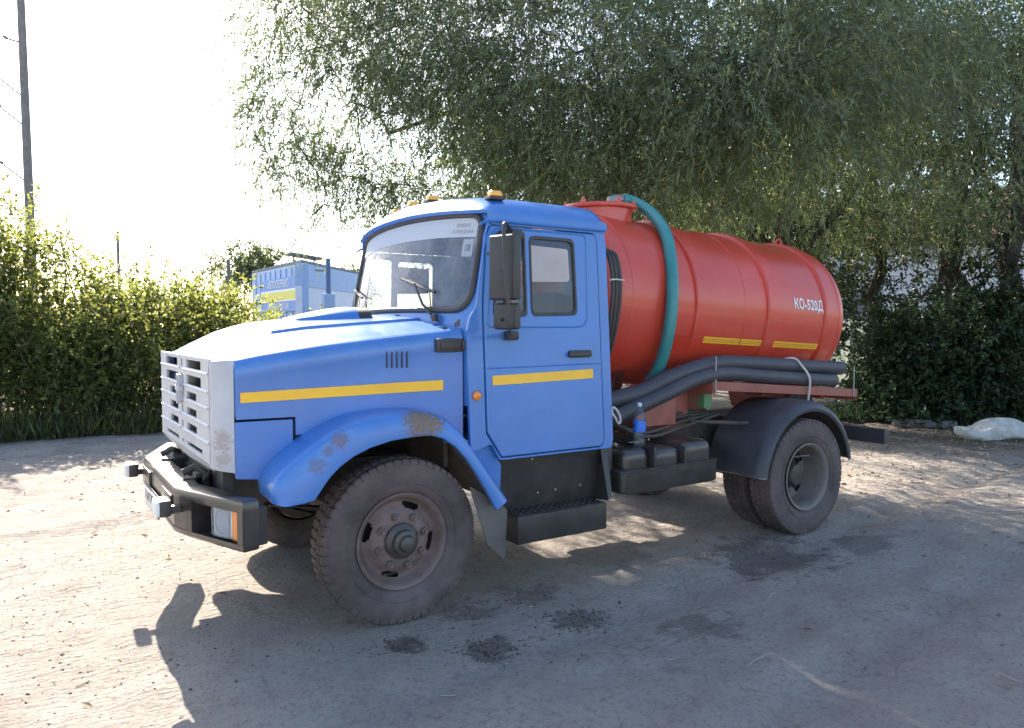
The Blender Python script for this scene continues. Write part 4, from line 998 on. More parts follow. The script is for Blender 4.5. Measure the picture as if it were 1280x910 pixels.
scatter('gravel', on_ground(X, Y), rng.gamma(1.6, .0055, len(X)).clip(.004, .035), peb, 'stuff', 'small stones and crumbs of soil strewn over the dirt yard')
cx_ = []; cy_ = []; cs_ = []
for u_, v_, r_, k_ in ((505, 805, .16, 260), (612, 806, .22, 420), (722, 768, .24, 360), (590, 765, .3, 150), (960, 690, .5, 320), (100, 850, .9, 420), (660, 745, .3, 160), (250, 690, .8, 260), (60, 760, .9, 320)):
    g_ = gnd(u_, v_); cx_.append(g_[0]+rng.normal(0, r_*.6, k_)); cy_.append(g_[1]+rng.normal(0, r_*.35, k_)); cs_.append(rng.gamma(1.5, .0036, k_).clip(.003, .013))
scatter('soil_crumbs', on_ground(np.concatenate(cx_), np.concatenate(cy_)), np.concatenate(cs_), paint('dark_crumb', (.055, .045, .038), .9, var=.5, scale=40), 'stuff', 'dark crumbs of oily soil in patches on the dirt')
def leaves(name, P, D, L, W, mat, parent=None, curl=0., fold=.0):
    k = len(P); D = D/np.linalg.norm(D, axis=1, keepdims=True); rn = rng.normal(size=(k, 3)); S = np.cross(D, rn); S /= np.linalg.norm(S, axis=1, keepdims=True)
    Nn = np.cross(S, D); L = np.asarray(L)[:, None]; W = np.asarray(W)[:, None]
    V = np.stack([P, P+D*L*.42+S*W*.5+Nn*W*fold, P+D*L+Nn*L*curl, P+D*L*.42-S*W*.5+Nn*W*fold], 1)
    return fast_mesh(name, V.reshape(-1, 3), np.arange(4*k).reshape(k, 4), mat, parent)
k = 11000; X = rng.uniform(4, 15, k); Y = rng.uniform(-3, 6.5, k)
wgt = np.clip((X-5.5)/5, 0.02, 1)*np.clip((Y+3.5)/4, .1, 1); keep = rng.random(k) < wgt; X, Y = X[keep], Y[keep]
k2 = 260; X = np.concatenate([X, rng.uniform(-5, 9, k2)]); Y = np.concatenate([Y, rng.uniform(-4, 5, k2)])
P = on_ground(X, Y)+[0, 0, .006]; a = rng.random(len(X))*6.28; D = np.stack([np.cos(a), np.sin(a), rng.normal(0, .18, len(X))], -1)
o = leaves('fallen_leaves', P, D, rng.uniform(.03, .075, len(X)), rng.uniform(.012, .030, len(X)), dry_leaf, curl=.12, fold=.25); tag(o, 'pale dry fallen leaves littered over the dirt', kind='stuff')
mb = MB()
for i in range(90):
    x, y = rng.uniform(-5, 12), rng.uniform(-4.2, 6); a = rng.uniform(0, 3.14); l = rng.uniform(.05, .16); pp = [np.array([x+math.cos(a)*l*t+rng.normal(0, .006), y+math.sin(a)*l*t+rng.normal(0, .006)]) for t in (0, .5, 1)]
    mb.tube([(q[0], q[1], float(height(np.array([q[0]]), np.array([q[1]]))[0])+.004) for q in pp], .0028, 4)
tag(mb.build('twig_litter', paint('straw_twig', (.42, .36, .25), .8)), 'thin pale twigs and straws scattered on the dirt', kind='stuff')

# ---- foliage builders
def lobes_points(lobes, k, power=.5):
    "sample k points in a set of ellipsoids (cx, cy, cz, rx, rz), pushed outwards"
    vol = np.array([l[3]**2*l[4] for l in lobes])**.68; pick = rng.choice(len(lobes), k, p=vol/vol.sum()); Lb = np.array(lobes)[pick]
    d = rng.normal(size=(k, 3)); d /= np.linalg.norm(d, axis=1, keepdims=True); r = rng.random(k)**power
    P = Lb[:, :3]+d*r[:, None]*np.stack([Lb[:, 3], Lb[:, 3], Lb[:, 4]], -1)
    return P, d, Lb
def foliage(name, lobes, ntwig, nleaf, L, W, mat, parent, twig=.5, droop=.5, out=.6, power=.45, clump=None, lj=.5, fold=.12, gaps=None):
    P, d, Lb = lobes_points(lobes, ntwig, power)
    if clump:
        # gather the twigs into uneven tufts so that gaps stay between them
        kc = max(8, ntwig//clump); C = P[:kc]; d = d[:kc]; pick = rng.integers(0, kc, ntwig); P = C[pick]+rng.normal(0, .20, (ntwig, 3)); d = d[pick]
    T = d*out+rng.normal(0, .45, (ntwig, 3)); T[:, 2] -= droop*.6; T /= np.linalg.norm(T, axis=1, keepdims=True)
    if gaps is not None:
        # openings in the crown through which the sun reaches the yard
        W_ = P+np.array(gaps); gx_ = W_[:, 0]-W_[:, 2]*SUN.x/SUN.z; gy_ = W_[:, 1]-W_[:, 2]*SUN.y/SUN.z
        cut = (gx_ < .8) & (gy_ < 1.5) & (gy_ > -2.6) & (rng.random(ntwig) < .55) | ((gx_ > 1.1) & (gx_ < 3.6) & (gy_ > -1.4) & (gy_ < .15) & (rng.random(ntwig) < .88))
        cut |= (gx_ > 5.2) & (gx_ < 8.6) & (gy_ > -.7) & (gy_ < 1.3) & (vnoise(gx_*.30, gy_, .42, 31) > .0)
        keep = ~cut | (rng.random(ntwig) < .03); P, T = P[keep], T[keep]; ntwig = len(P)
    Lt = twig*rng.uniform(.5, 1.3, ntwig)
    f = np.linspace(.08, 1, nleaf)
    B = P[:, None, :]+T[:, None, :]*(Lt[:, None]*f)[..., None]; B[..., 2] -= droop*.45*(Lt[:, None]*f**2)
    Dl = T[:, None, :]*.7+rng.normal(0, lj, (ntwig, nleaf, 3)); Dl[..., 2] -= droop*.55
    B = B.reshape(-1, 3); Dl = Dl.reshape(-1, 3); k = len(B)
    return leaves(name, B, Dl, L*rng.uniform(.6, 1.25, k), W*rng.uniform(.65, 1.25, k), mat, parent, curl=-.06, fold=fold)
def limb(mb, a, b, r0, r1, bend=.3, n=8, seg=7):
    a, b = np.array(a, float), np.array(b, float); L = np.linalg.norm(b-a); o = rng.normal(0, bend*L*.25, 3); path = []
    for t in np.linspace(0, 1, n): path.append(a*(1-t)+b*t+o*math.sin(t*math.pi)+rng.normal(0, .012*L, 3)*(0 < t < 1))
    mb.tube(path, [r0+(r1-r0)*t for t in np.linspace(0, 1, n)], seg); return path

# ---- big willow
def px_lobes(L): return [(*at(u, v, d), r, rz) for u, v, d, r, rz in L]
WL = [(350, 30, 13.6, 1.1, .9), (338, 95, 13.6, .8, .6), (318, 170, 13.4, .55, .5), (345, 215, 13.4, .35, .35), (375, 130, 13.2, 1.0, .9), (395, 60, 13, 1.4, 1.2), (385, 200, 13.2, .8, .5), (405, 255, 13.2, .45, .55), (375, 285, 13.4, .25, .3),
      (445, 130, 12.8, 1.4, 1.1), (455, 225, 12.6, 1.0, .8), (480, 40, 12.4, 1.8, 1.4), (520, 140, 12.2, 1.7, 1.3), (530, 235, 12.2, 1.4, .7), (585, 60, 12, 1.9, 1.5), (600, 190, 12, 1.7, 1.1), (640, 250, 12.2, 1.3, .5),
      (660, 90, 11, 1.9, 1.5), (690, 200, 11.4, 1.7, 1.0), (740, 60, 10.2, 1.8, 1.3), (760, 160, 10.4, 1.7, 1.1), (790, 230, 11, 1.4, .6), (830, 90, 9.4, 1.6, 1.1), (860, 190, 10.4, 1.5, .8), (850, 255, 11.6, 1.1, .45),
      (910, 60, 9, 1.5, 1.0), (930, 150, 9.6, 1.5, .8), (990, 90, 9.4, 1.5, 1.0), (985, 190, 11.4, 1.2, .6), (1050, 60, 10, 1.5, 1.0), (1060, 160, 11.4, 1.3, .6), (1120, 90, 12, 1.5, 1.0), (1130, 190, 12.6, 1.0, .5), (1190, 60, 13, 1.6, 1.0), (1235, 165, 12, 1.0, .5),
      (560, -90, 13, 2.0, 1.4), (700, -100, 12.5, 2.2, 1.5), (840, -90, 12, 2.2, 1.5), (980, -90, 12, 2.2, 1.4), (1120, -80, 13, 2.2, 1.4), (620, -200, 14.5, 2.2, 1.3), (800, -210, 14.5, 2.4, 1.4), (980, -210, 14.5, 2.4, 1.4), (440, -60, 13.6, 1.6, 1.2),  # lobes above the view, put in for the shade they cast
      (960, 130, 15.5, 1.8, 1.2), (1020, 180, 15.5, 1.6, 1.0), (1050, 90, 16, 1.8, 1.2), (1100, 150, 15.5, 1.6, 1.0), (1010, 20, 16, 2, 1.4), (1110, 40, 16, 2, 1.3), (930, 220, 15, 1.0, .6),
      (890, 268, 15.5, 1.0, .45), (950, 282, 16, 1.2, .45), (1020, 272, 16, 1.2, .55), (1085, 262, 16.5, 1.2, .6), (1150, 268, 16.5, 1.2, .5), (1215, 240, 16, 1.2, .6), (480, -150, 14, 1.8, 1.2), (400, -90, 14, 1.2, .9), (520, -240, 15, 1.8, 1.2)]  # the last ones, above the view, added to block a sun streak
LW = px_lobes(WL)+[(8.6, 6.5, 4.0, 1.4, .6), (10.0, 6.9, 4.3, 1.5, .7), (11.5, 6.5, 4.2, 1.4, .6), (9.3, 8.0, 5.2, 1.6, .8), (11.0, 8.2, 5.4, 1.6, .8), (12.6, 7.2, 4.8, 1.5, .7), (12.2, 5.2, 3.6, 1.1, .5), (9.4, 5.2, 3.4, .9, .35)]  # extra lobes added to shade the ground at the right rear
wb = np.array([10.9, 4.3, 0.]); willow = empty('willow_tree', wb)
tag(willow, 'huge grey-green willow whose crown hangs over the red tank', 'tree')
off_ = -wb
mb = MB(); fork = wb+[-.2, .1, 2.7]
path = limb(mb, wb-[0, 0, .15], fork, .42, .34, .12, 8, 12)
forks = []
for tgt, r in (((7.0, 4.6, 5.6), .22), ((9.0, 3.2, 6.0), .20), ((11.5, 4.6, 7.0), .22), ((9.2, 6.2, 6.6), .2), ((12.8, 3.2, 5.6), .16)):
    limb(mb, fork, tgt, r, r*.6, .25, 9, 9); forks.append((np.array(tgt), r*.6))
fk2 = []
for tgt, r in (((4.6, 6.0, 5.6), .12), ((3.6, 7.2, 5.2), .07), ((6.2, 3.0, 6.0), .10)):
    limb(mb, forks[0][0], tgt, r, r*.5, .3, 9, 8); fk2.append((np.array(tgt), r*.5))
nodes = forks+fk2
for l in sorted(LW, key=lambda l: min(np.linalg.norm(q[0]-np.array(l[:3])) for q in nodes[:8])):
    c = np.array(l[:3]); j = min(range(len(nodes)), key=lambda q: np.linalg.norm(nodes[q][0]-c)); r = max(.012, min(.05, nodes[j][1]*.72))
    limb(mb, nodes[j][0], c, r, r*.55, .35, 8, 6); nodes.append((c, r*.8))
    for q in range(6):
        d = rng.normal(size=3); d /= np.linalg.norm(d); limb(mb, c+d*.02, c+d*np.array([l[3], l[3], l[4]])*.8, .008, .003, .4, 6, 4)
mb.V = [tuple(np.array(v)-wb) for v in mb.V]
mb.build('trunk', bark, willow, 60)
LWo = [(l[0]-wb[0], l[1]-wb[1], l[2]-wb[2], l[3], l[4]) for l in LW]
foliage('crown', LWo, 30000, 17, .115, .0195, willow_leaf, willow, twig=.55, droop=.75, power=.6, clump=6, gaps=wb)

# second, thinner trunk beside it
def tree(name, label, base, r0, top, lobes, ntwig, nleaf, L, W, mat, group=None, lean=.15, **kw):
    base = np.array(base, float); t = empty(name, base); tag(t, label, 'tree', group)
    mb = MB(); top = np.array(top, float); pth = limb(mb, (0, 0, -.15), top-base, r0, r0*.35, lean, 12, 9)
    lo = [(l[0]-base[0], l[1]-base[1], l[2]-base[2], l[3], l[4]) for l in lobes]
    for l in lo:
        c = np.array(l[:3]); zz = [q for q in pth if q[2] < c[2]+.2] or pth[:1]; s0 = zz[-1] if len(zz) > 2 else pth[len(pth)//2]
        limb(mb, s0, c, r0*.28, .012, .3, 7, 6)
        for q in range(4):
            d = rng.normal(size=3); d /= np.linalg.norm(d); limb(mb, c, c+d*np.array([l[3], l[3], l[4]])*.85, .014, .005, .3, 5, 4)
    mb.build('trunk', bark, t, 60)
    foliage('crown', lo, ntwig, nleaf, L, W, mat, t, gaps=base, **kw); return t
def gpos(u, d): p = at(u, 410, d); return (p[0], p[1], 0)
def tp(u, v, d): return at(u, v, d)
kwb = dict(twig=.4, droop=.35, power=.5, clump=5, lj=.6)
tree('willow_tree', 'slim pale-barked trunk left of the big willow stem, right behind the tank', gpos(932, 15), .16, tp(925, 150, 14.6), px_lobes([(880, 240, 14, 1.0, .5), (950, 235, 14.6, .9, .5), (915, 150, 14.6, 1.3, .9), (840, 265, 13.5, .8, .35)]), 1500, 14, .10, .018, willow_leaf, droop=.7, twig=.5, clump=5)
T = [
 ('forked dark trunk just right of the tank rear, standing in leaves', 1084, 16.5, .17, (1092, 180), [(1070, 320, 16.5, 1.2, .8), (1050, 250, 17, 1.3, .8), (1110, 250, 16, 1.2, .7), (1090, 340, 17.5, .8, .6), (1130, 300, 16.5, 1.0, .6), (1030, 320, 18, 1.0, .8), (1075, 400, 17, .6, .4), (1120, 130, 17, 1.8, 1.0), (1060, 110, 18, 1.6, 1)]),
 ('thin dark trunk, left one of a pair in the gap with bright sky', 1178, 18.5, .10, (1176, 190), [(1170, 250, 18.5, 1.1, .6), (1150, 370, 18, .9, .5), (1200, 210, 19, 1.2, .7)]),
 ('thin dark trunk, right one of a pair in the gap with bright sky', 1190, 18.2, .11, (1193, 180), [(1215, 270, 18.5, .9, .5), (1180, 190, 18.5, 1.0, .7)]),
 ('mossy trunk second from the right edge, wrapped in green leaves', 1216, 16, .22, (1222, 100), [(1225, 330, 15.6, .7, .8), (1240, 280, 15.6, 1.0, .7), (1200, 380, 15.6, .6, .5), (1260, 200, 16, 1.4, .9), (1190, 110, 16.5, 1.6, 1.0), (1260, 90, 16, 1.7, 1.1)]),
 ('thick dark trunk rising at the right edge of the picture', 1277, 15, .24, (1280, 60), [(1290, 330, 14.6, .9, .8), (1270, 260, 14.6, .9, .6), (1320, 180, 15, 1.6, 1.2), (1240, 60, 15, 1.5, .9), (1300, 40, 15, 2, 1.3)]),
]
for lab, u, d, r, (tu, tv), L in T:
    d += 2.2; r *= 1.1; L = [(a, b_, c_+2.2, q*1.02, w_*1.02) for a, b_, c_, q, w_ in L]
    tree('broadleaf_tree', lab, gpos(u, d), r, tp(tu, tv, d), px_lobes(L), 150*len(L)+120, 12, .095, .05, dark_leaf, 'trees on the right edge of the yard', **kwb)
# darker trees behind the willow that close the view above the cab
for lab, u, d, L in (('dark round tree half hidden behind the willow, above the blue cab roof', 640, 24, [(600, 300, 24, 1.8, 1.2), (680, 270, 24, 2.2, 1.6), (640, 200, 24, 2.4, 1.8)]),
                     ('dark round tree half hidden behind the willow, above the front of the tank', 800, 24, [(770, 290, 24, 2, 1.5), (850, 260, 24, 2.3, 1.7), (800, 200, 24, 2.4, 1.8)]),
                     ('dark round tree half hidden behind the willow, above the rear of the tank', 980, 23, [(930, 330, 23, 1.8, 1.5), (1000, 290, 23, 2.2, 1.6), (1010, 380, 22, 1.4, 1.2), (960, 220, 24, 2.2, 1.6), (1050, 400, 22, 1.0, .9)])):
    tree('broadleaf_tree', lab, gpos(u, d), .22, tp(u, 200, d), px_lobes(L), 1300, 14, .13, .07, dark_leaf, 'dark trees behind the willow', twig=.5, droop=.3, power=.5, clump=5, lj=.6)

# ---- hedge on the left and shrubs on the right
def shrub(label, base, h, r, k, leaf=.075, wid=.045, mat=hedge_leaf, group='shrubs of the left hedge', spiky=False, nl=11, name='shrub', low=.15):
    t = empty(name, base); tag(t, label, 'shrub', group); mb = MB()
    lo = [];  nn = 9 if not spiky else 5
    for q in range(nn):
        a = rng.uniform(0, 6.28); rr = r*rng.uniform(.1, .65); z = h*rng.uniform(low, .80); lo.append((rr*math.cos(a), rr*math.sin(a), z, r*rng.uniform(.42, .6), h*rng.uniform(.16, .24)))
    lo.append((0, 0, h*.80, r*.42, h*.18)); lo.append((rng.normal(0, r*.3), rng.normal(0, r*.3), h*.9, r*.22, h*.12))
    for l in lo:
        p0 = (rng.normal(0, r*.15), rng.normal(0, r*.15), -.05); limb(mb, p0, (l[0], l[1], min(l[2]+l[4]*.6, h)), .022, .006, .3, 7, 5)
    mb.build('stems', twig_m, t, 60)
    foliage('foliage', lo, k, nl, leaf, wid, mat, t, twig=.38, droop=-.15 if spiky else .05, out=.5, power=.5, clump=4, lj=.6); return t
H = [(-55, 16.4, 3.8, 1.5, 'tall dense shrub at the left picture edge, half outside'), (22, 16.2, 3.85, 1.2, 'tallest shrub of the hedge, left of the pole foot'),
     (105, 16.2, 3.0, 1.1, 'shrub with a lit top between the tallest shrub and the hedge middle'), (165, 16.2, 2.78, 1.2, 'wide bright shrub in the middle of the left hedge, above the grille'),
     (225, 16.6, 2.74, 1.2, 'bright shrub behind the front edge of the bonnet'), (275, 17.0, 2.55, 1.2, 'bright shrub left of the thin post, above the bonnet'), (325, 17.6, 2.0, 1.1, 'low bright shrub below the building banner'),
     (375, 18.4, 1.8, 1.0, 'low shrub above the bonnet scoop, below the blue building corner'), (425, 19, 1.9, 1.0, 'small pale shrub beside the windscreen frame, under the building'),
     (-25, 15.1, 2.7, 1.0, 'shrub in front of the tallest one, at the left picture edge'), (60, 15.0, 2.25, .95, 'waist of the hedge: shrub in front of the pole foot'), (125, 15.0, 2.15, .95, 'front row shrub left of the grille, its top in the sun'), (190, 15.1, 2.2, .95, 'front row shrub right beside the grille'), (250, 15.8, 2.2, .95, 'front row shrub showing just above the bonnet front')]
for u, d, h, r, lab in H:
    b = at(u, 410, d); shrub(lab, (b[0], b[1], .05), h, r, int(720*r*h/2.6), .085, .052)
b = at(76, 410, 16); shrub('thin spindly sapling poking up right of the pole', (b[0], b[1], 0), 3.75, .38, 90, .08, .035, spiky=True, nl=9)
for u, d, h, r, lab in ((1128, 14.6, 2.2, .9, 'leafy bush right behind the tank end'), (1172, 14.4, 2.1, .95, 'leafy bush behind the broken kerb on the right'), (1222, 14.8, 2.5, 1.0, 'tall leafy bush behind the white boulder'), (1275, 14.6, 2.7, 1.1, 'tall leafy bush at the right picture edge'),
                        (1098, 15.2, .85, .8, 'low dark bush at the foot of the forked trunk'), (1150, 13.9, .7, .7, 'knee-high bush behind the broken kerb'), (1200, 14.3, .9, .7, 'knee-high bush left of the white boulder')):
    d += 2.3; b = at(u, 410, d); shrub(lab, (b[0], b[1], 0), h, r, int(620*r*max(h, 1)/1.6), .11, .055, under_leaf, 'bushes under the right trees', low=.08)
# weeds along the edges
k = 5200; t = rng.random(k); u = rng.uniform(-80, 330, k); dd = 14.0+rng.gamma(1.5, .35, k)+.012*np.clip(u-180, 0, 400)
P = np.array([at(a, 410, b_) for a, b_ in zip(u, dd)]); P[:, 2] = height(P[:, 0], P[:, 1]); D = rng.normal(0, .35, (k, 3)); D[:, 2] = 1
o = leaves('weeds', P, D, rng.gamma(3, .085, k).clip(.08, .7), rng.uniform(.012, .03, k), grass_m, curl=.15); tag(o, 'uncut grass and weeds along the foot of the left hedge', kind='stuff')
k = 5200; u = rng.uniform(1040, 1330, k); dd = 15.9+rng.gamma(1.5, .45, k)
P = np.array([at(a, 410, b_) for a, b_ in zip(u, dd)]); P[:, 2] = 0; D = rng.normal(0, .5, (k, 3)); D[:, 2] = .8
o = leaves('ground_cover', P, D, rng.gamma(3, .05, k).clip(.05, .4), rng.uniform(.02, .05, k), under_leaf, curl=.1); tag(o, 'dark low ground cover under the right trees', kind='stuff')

# ---- boulder and broken kerb
bm = bmesh.new(); bmesh.ops.create_icosphere(bm, subdivisions=4, radius=1)
for v in bm.verts:
    p = np.array(v.co); f = 1+.16*math.sin(3.1*p[0]+1)*math.cos(2.7*p[1])+.06*math.sin(8*p[0]+3*p[2])+.05*math.sin(11*p[1]+4)
    v.co = (p[0]*.62*f, p[1]*.34*f, max(-.05, (p[2]*.5+.5)*.34*f-.03)-(.05 if p[0] < -.5 else 0)+.04*math.sin(5*p[0]))
mb = MB(); mb.bm(bm); o = mb.build('boulder', paint('pale_stone', (.50, .49, .46), .9, var=.25, scale=7, bump=1.5, bscale=25), None, 60)
c = gnd(1240, 549); o.location = (c[0], c[1], -.02); o.rotation_euler = (0, 0, -.75); tag(o, 'whitish boulder lying at the edge of the trees on the right', 'boulder')
mb = MB(); mb.box((0, 0, .05), (1.05, .16, .13), .02); o = mb.build('kerb_stone', paint('old_concrete', (.22, .20, .19), .95, var=.3, scale=9, bump=1, bscale=40)); c = gnd(1155, 532); o.location = (c[0], c[1], -.01); o.rotation_euler = (.04, 0, -1.02)
tag(o, 'loose grey kerb stone on the leafy ground behind the truck', 'kerb stone')

# ---- blue building with a banner
bl_wall = paint('blue_cladding', (.30, .45, .70), .6, var=.08, scale=3); bl_light = paint('pale_wall', (.58, .66, .80), .7, var=.06, scale=3); roof_m = paint('grey_roofing', (.16, .17, .2), .7)
C0 = at(378, 410, 34); L0 = at(316, 410, 41.5); R0 = at(447, 410, 40.5); B0 = L0+R0-C0
HB = 4.62
bld = empty('service_building', (C0[0], C0[1], 0)); tag(bld, 'low blue building with a banner on its wall, seen over the bonnet', 'building')
def vec(a): return np.array([a[0]-C0[0], a[1]-C0[1], 0])
def wall_seg(name, a, b, z0, z1, th, mat, out=0., t0=0., t1=1., parent=bld):
    a, b = vec(a), vec(b); d = b-a; Ln = np.linalg.norm(d); d /= Ln; nrm = np.array([d[1], -d[0], 0]); mid = vec(B0)*.5
    if nrm @ (mid-a) > 0: nrm = -nrm
    p0 = a+d*Ln*t0; p1 = a+d*Ln*t1; mb = MB(); V = []
    for z in (z0, z1):
        for q in (p0+nrm*out, p1+nrm*out, p1+nrm*(out-th), p0+nrm*(out-th)): V.append((q[0], q[1], z))
    mb.add(V, [(0, 1, 2, 3), (4, 5, 6, 7), (0, 1, 5, 4), (1, 2, 6, 5), (2, 3, 7, 6), (3, 0, 4, 7)]); return mb.build(name, mat, parent, 0), (p0, p1, nrm, d, Ln)
wall_seg('wall', C0, L0, 0, HB, .3, bl_wall); wall_seg('wall', C0, R0, 0, HB-1.0, .3, bl_light); wall_seg('fascia', C0, R0, HB-1.0, HB, .35, bl_wall, .05)
wall_seg('wall', L0, B0, 0, HB, .3, bl_wall); wall_seg('wall', R0, B0, 0, HB, .3, bl_wall)
for i in range(9): wall_seg('cladding_rib', C0, L0, 0.1, HB-.1, .05, bl_wall, .04, .06+.105*i, .075+.105*i)
for t0, t1 in ((.10, .28), (.62, .72)): wall_seg('window', C0, R0, 1.0, 2.6, .08, roof_m, .03, t0, t1)
wall_seg('door', C0, R0, 0.0, 2.5, .08, bl_wall, .03, .36, .50)
mb = MB(); mb.add([(*vec(q)[:2], HB+.02) for q in (C0, L0, B0, R0)]+[(*vec(q)[:2], HB+.14) for q in (C0, L0, B0, R0)], [(0, 1, 2, 3), (4, 5, 6, 7), (0, 1, 5, 4), (1, 2, 6, 5), (2, 3, 7, 6), (3, 0, 4, 7)]); mb.build('roof', roof_m, bld, 0)
q = vec(at(381, 410, 36)); mb = MB(); mb.box((q[0], q[1], HB+.45), (1.5, .9, .12), .03, rot=Matrix.Rotation(.12, 3, 'Y')); mb.b2((q[0]-.5, q[1]-.03, HB+.1), (q[0]-.44, q[1]+.03, HB+.45)); mb.b2((q[0]+.44, q[1]-.03, HB+.1), (q[0]+.5, q[1]+.03, HB+.4)); mb.build('roof_hood', roof_m, bld)
ban, (p0, p1, nrm, d, Ln) = wall_seg('banner', C0, L0, 2.55, 4.08, .06, paint('banner_blue', (.12, .27, .62), .6, var=.05), .12, .03, .74)
white_b = paint('banner_white', (.8, .82, .78), .6); yel_b = paint('banner_yellow', (.70, .66, .12), .6, var=.1)
for z0, z1, mt, nm in ((3.02, 3.56, white_b, 'banner_stripe'), (3.09, 3.47, yel_b, 'banner_stripe')):
    wall_seg(nm, C0, L0, z0, z1, .02, mt, .14 if mt is white_b else .15, .035, .735)
for tx, z, sz, mt in (('АВТОСЕРВИС', 3.82, .48, white_b), ('ШИНОМОНТАЖ', 2.78, .42, white_b)):
    V, F = text_mesh(tx, sz); mid = (p0+p1)/2; mb = MB(); mb.add([tuple(mid-d*x_*1.0+nrm*.135+np.array([0, 0, z+y_])) for x_, y_ in V], F); mb.build('banner_lettering', mt, bld, 0)
for u, d_, r in ((300, 55, 2.2), (330, 56, 1.8), (437, 50, 1.6)):
    tree('broadleaf_tree', {300: 'far slender tree left of the blue building', 330: 'far tree right behind the blue building roof', 437: 'far tree between the blue building and the windscreen frame'}[u], gpos(u, d_), .18, tp(u, 318 if u < 400 else 350, d_), px_lobes([(u, 330 if u < 400 else 355, d_, r*.8, 1.4), (u-6, 345 if u < 400 else 372, d_, r, 1.3), (u+5, 318 if u < 400 else 345, d_, r*.4, .9)]), 420, 10, .22, .12, willow_leaf, 'far trees around the blue building', twig=.6, droop=.2, power=.5, clump=4)  # paler willow leaf colour stands in for haze on these trees

# ---- poles
def pole(name, label, u, d, ztop, r0, r1, mat, lean=0., extra=None):
    b = at(u, 410, d); t = empty(name, (b[0], b[1], 0)); tag(t, label, 'pole'); R_ = np.array([math.cos(YAW), -math.sin(YAW), 0])
    mb = MB(); path = [np.array([0, 0, z])+R_*lean*z for z in np.linspace(-.2, ztop, 10)]; mb.tube(path, list(np.linspace(r0, r1, 10)), 12); mb.build('shaft', mat, t, 60)
    if extra: extra(t, R_, lean)
    return t
wood = paint('weathered_pole', (.20, .185, .175), .9, var=.2, scale=8, bump=.6, bscale=30)
def mast_extra(t, R_, lean):
    for z, dz in ((9.5, 5.0), (8.55, 5.0), (6.7, 5.0), (5.5, 5.0)):
        a = np.array([0, 0, z])+R_*(lean*z-.12); bq = a-R_*14+np.array([0, 0, dz*2.4])+np.array([-3, -6, 0])
        mb = MB(); mb.tube([a*(1-s_)+bq*s_ for s_ in np.linspace(0, 1, 12)], .03, 5); mb.build('wire', steel, t)
        k = a*.955+bq*.045; mb = MB(); mb.lathe([(.02, -.10), (.05, -.06), (.05, .06), (.02, .10)], k, 10, axis='x'); mb.build('insulator', wood, t)
    z = 11.2; a = np.array([0, 0, z])+R_*lean*z; mb = MB(); mb.tube([a, a-R_*.5+np.array([0, 0, .14])], .03, 6); mb.tube([a-R_*.5+np.array([0, 0, .14]), a-R_*.62+np.array([0, 0, .22])], .05, 8); mb.build('bracket', wood, t)
pole('utility_pole', 'tall grey pole with wires rising behind the left hedge', 44, 30, 18, .16, .10, wood, -.012, mast_extra)
def post_extra(t, R_, lean):
    mb = MB(); mb.lathe([(.05, 0), (.06, .02), (.06, .06), (.0005, .09)], (0, 0, 0), 10, axis='z'); mb.V = [(x+R_[0]*lean*3, y+R_[1]*lean*3, z+post_extra.h) for x, y, z in mb.V]; mb.build('cap', wood, t)
post_extra.h = 4.55; pole('post', 'thin far post standing above the left hedge', 150, 26, 4.55, .05, .04, wood, 0, post_extra)
post_extra.h = 4.10; pole('post', 'thin dark post between the hedge and the blue building', 287, 28, 4.10, .07, .06, wood, 0, post_extra)
def lamp_extra(t, R_, lean):
    mb = MB(); mb.tube([(0, 0, 4.2), tuple(-R_*.55+np.array([0, 0, 4.25]))], .035, 6); mb.build('arm', roof_m, t); mb = MB(); mb.box((0, 0, 2.9), (.5, .3, .7), .03); mb.build('switch_box', bl_wall, t)
pole('lamp_post', 'dark blue post with a box in front of the building', 411, 33, 4.75, .13, .10, paint('blue_steel', (.10, .16, .34), .6), 0, lamp_extra)

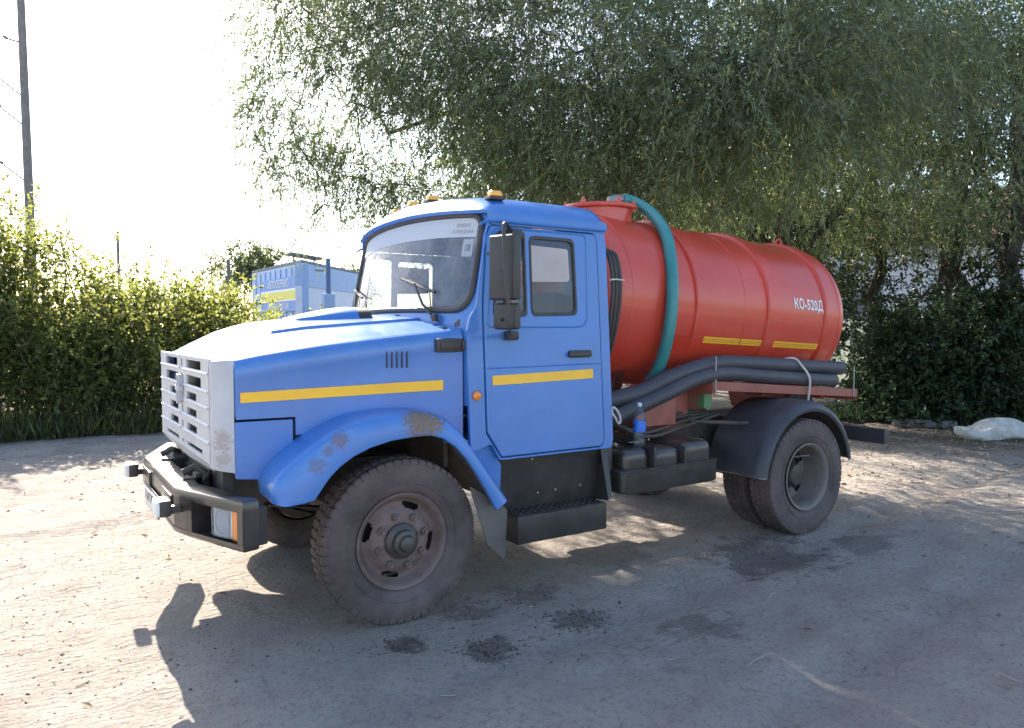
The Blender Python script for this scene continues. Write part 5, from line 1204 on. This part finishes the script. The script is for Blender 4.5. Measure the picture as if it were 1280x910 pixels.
# ---- pale house and fence behind the right trees
house = empty('house', gpos(1185, 31)); tag(house, 'pale house with a red roof, glimpsed through the right trees', 'house')
hb = np.array(gpos(1185, 31)); R_ = np.array([math.cos(YAW+.35), -math.sin(YAW+.35), 0]); F_ = np.array([-R_[1], R_[0], 0])
def hbox(name, x0, x1, y0, y1, z0, z1, mat):
    V = [tuple(R_*x+F_*y+np.array([0, 0, z])) for z in (z0, z1) for x, y in ((x0, y0), (x1, y0), (x1, y1), (x0, y1))]; mb = MB(); mb.add(V, [(0, 1, 2, 3), (4, 5, 6, 7), (0, 1, 5, 4), (1, 2, 6, 5), (2, 3, 7, 6), (3, 0, 4, 7)]); return mb.build(name, mat, house, 0)
hw_m = paint('pale_render', (.62, .63, .66), .8, var=.06); rf_m = paint('red_roof_sheet', (.10, .03, .022), .7, var=.25)
hbox('wall', -5, 6.5, 0, 7, 0, 5.2, hw_m)
V = [tuple(R_*x+F_*y+np.array([0, 0, z])) for x in (-5.5, 7) for y, z in ((-.6, 5.0), (3.5, 7.2), (7.6, 5.0), (7.6, 4.85), (3.5, 7.0), (-.6, 4.85))]
mb = MB(); mb.add(V, [(0, 1, 2, 3, 4, 5), (6, 7, 8, 9, 10, 11)]+[(i, (i+1) % 6, 6+(i+1) % 6, 6+i) for i in range(6)]); mb.build('roof', rf_m, house, 0)
for x in (-3.4, -.4, 2.6): hbox('window', x, x+1.2, -.05, .02, 1.6, 3.2, roof_m)
A = np.array(gpos(1035, 25)); Bq = np.array(gpos(1200, 22)); fen = empty('fence', A); tag(fen, 'pale green panel fence behind the trunks right of the tank', 'fence')
fm = paint('pale_green_panel', (.40, .47, .40), .8, var=.08); D_ = Bq-A; Ln = np.linalg.norm(D_); D_ /= Ln; k = 5; nr = np.array([D_[1], -D_[0], 0])
for i in range(k):
    mb = MB(); c = D_*(Ln*(i+.5)/k); ang = math.atan2(D_[1], D_[0]); mb.box((c[0], c[1], 1.0), (Ln/k-.14, .06, 2.0), .01, rot=Matrix.Rotation(ang, 3, 'Z')); mb.build('panel', fm, fen, 0)
for i in range(k+1):
    mb = MB(); c = D_*(Ln*i/k); mb.box((c[0], c[1], 1.05), (.12, .12, 2.1), .01, rot=Matrix.Rotation(ang, 3, 'Z')); mb.build('post', fm, fen, 0)
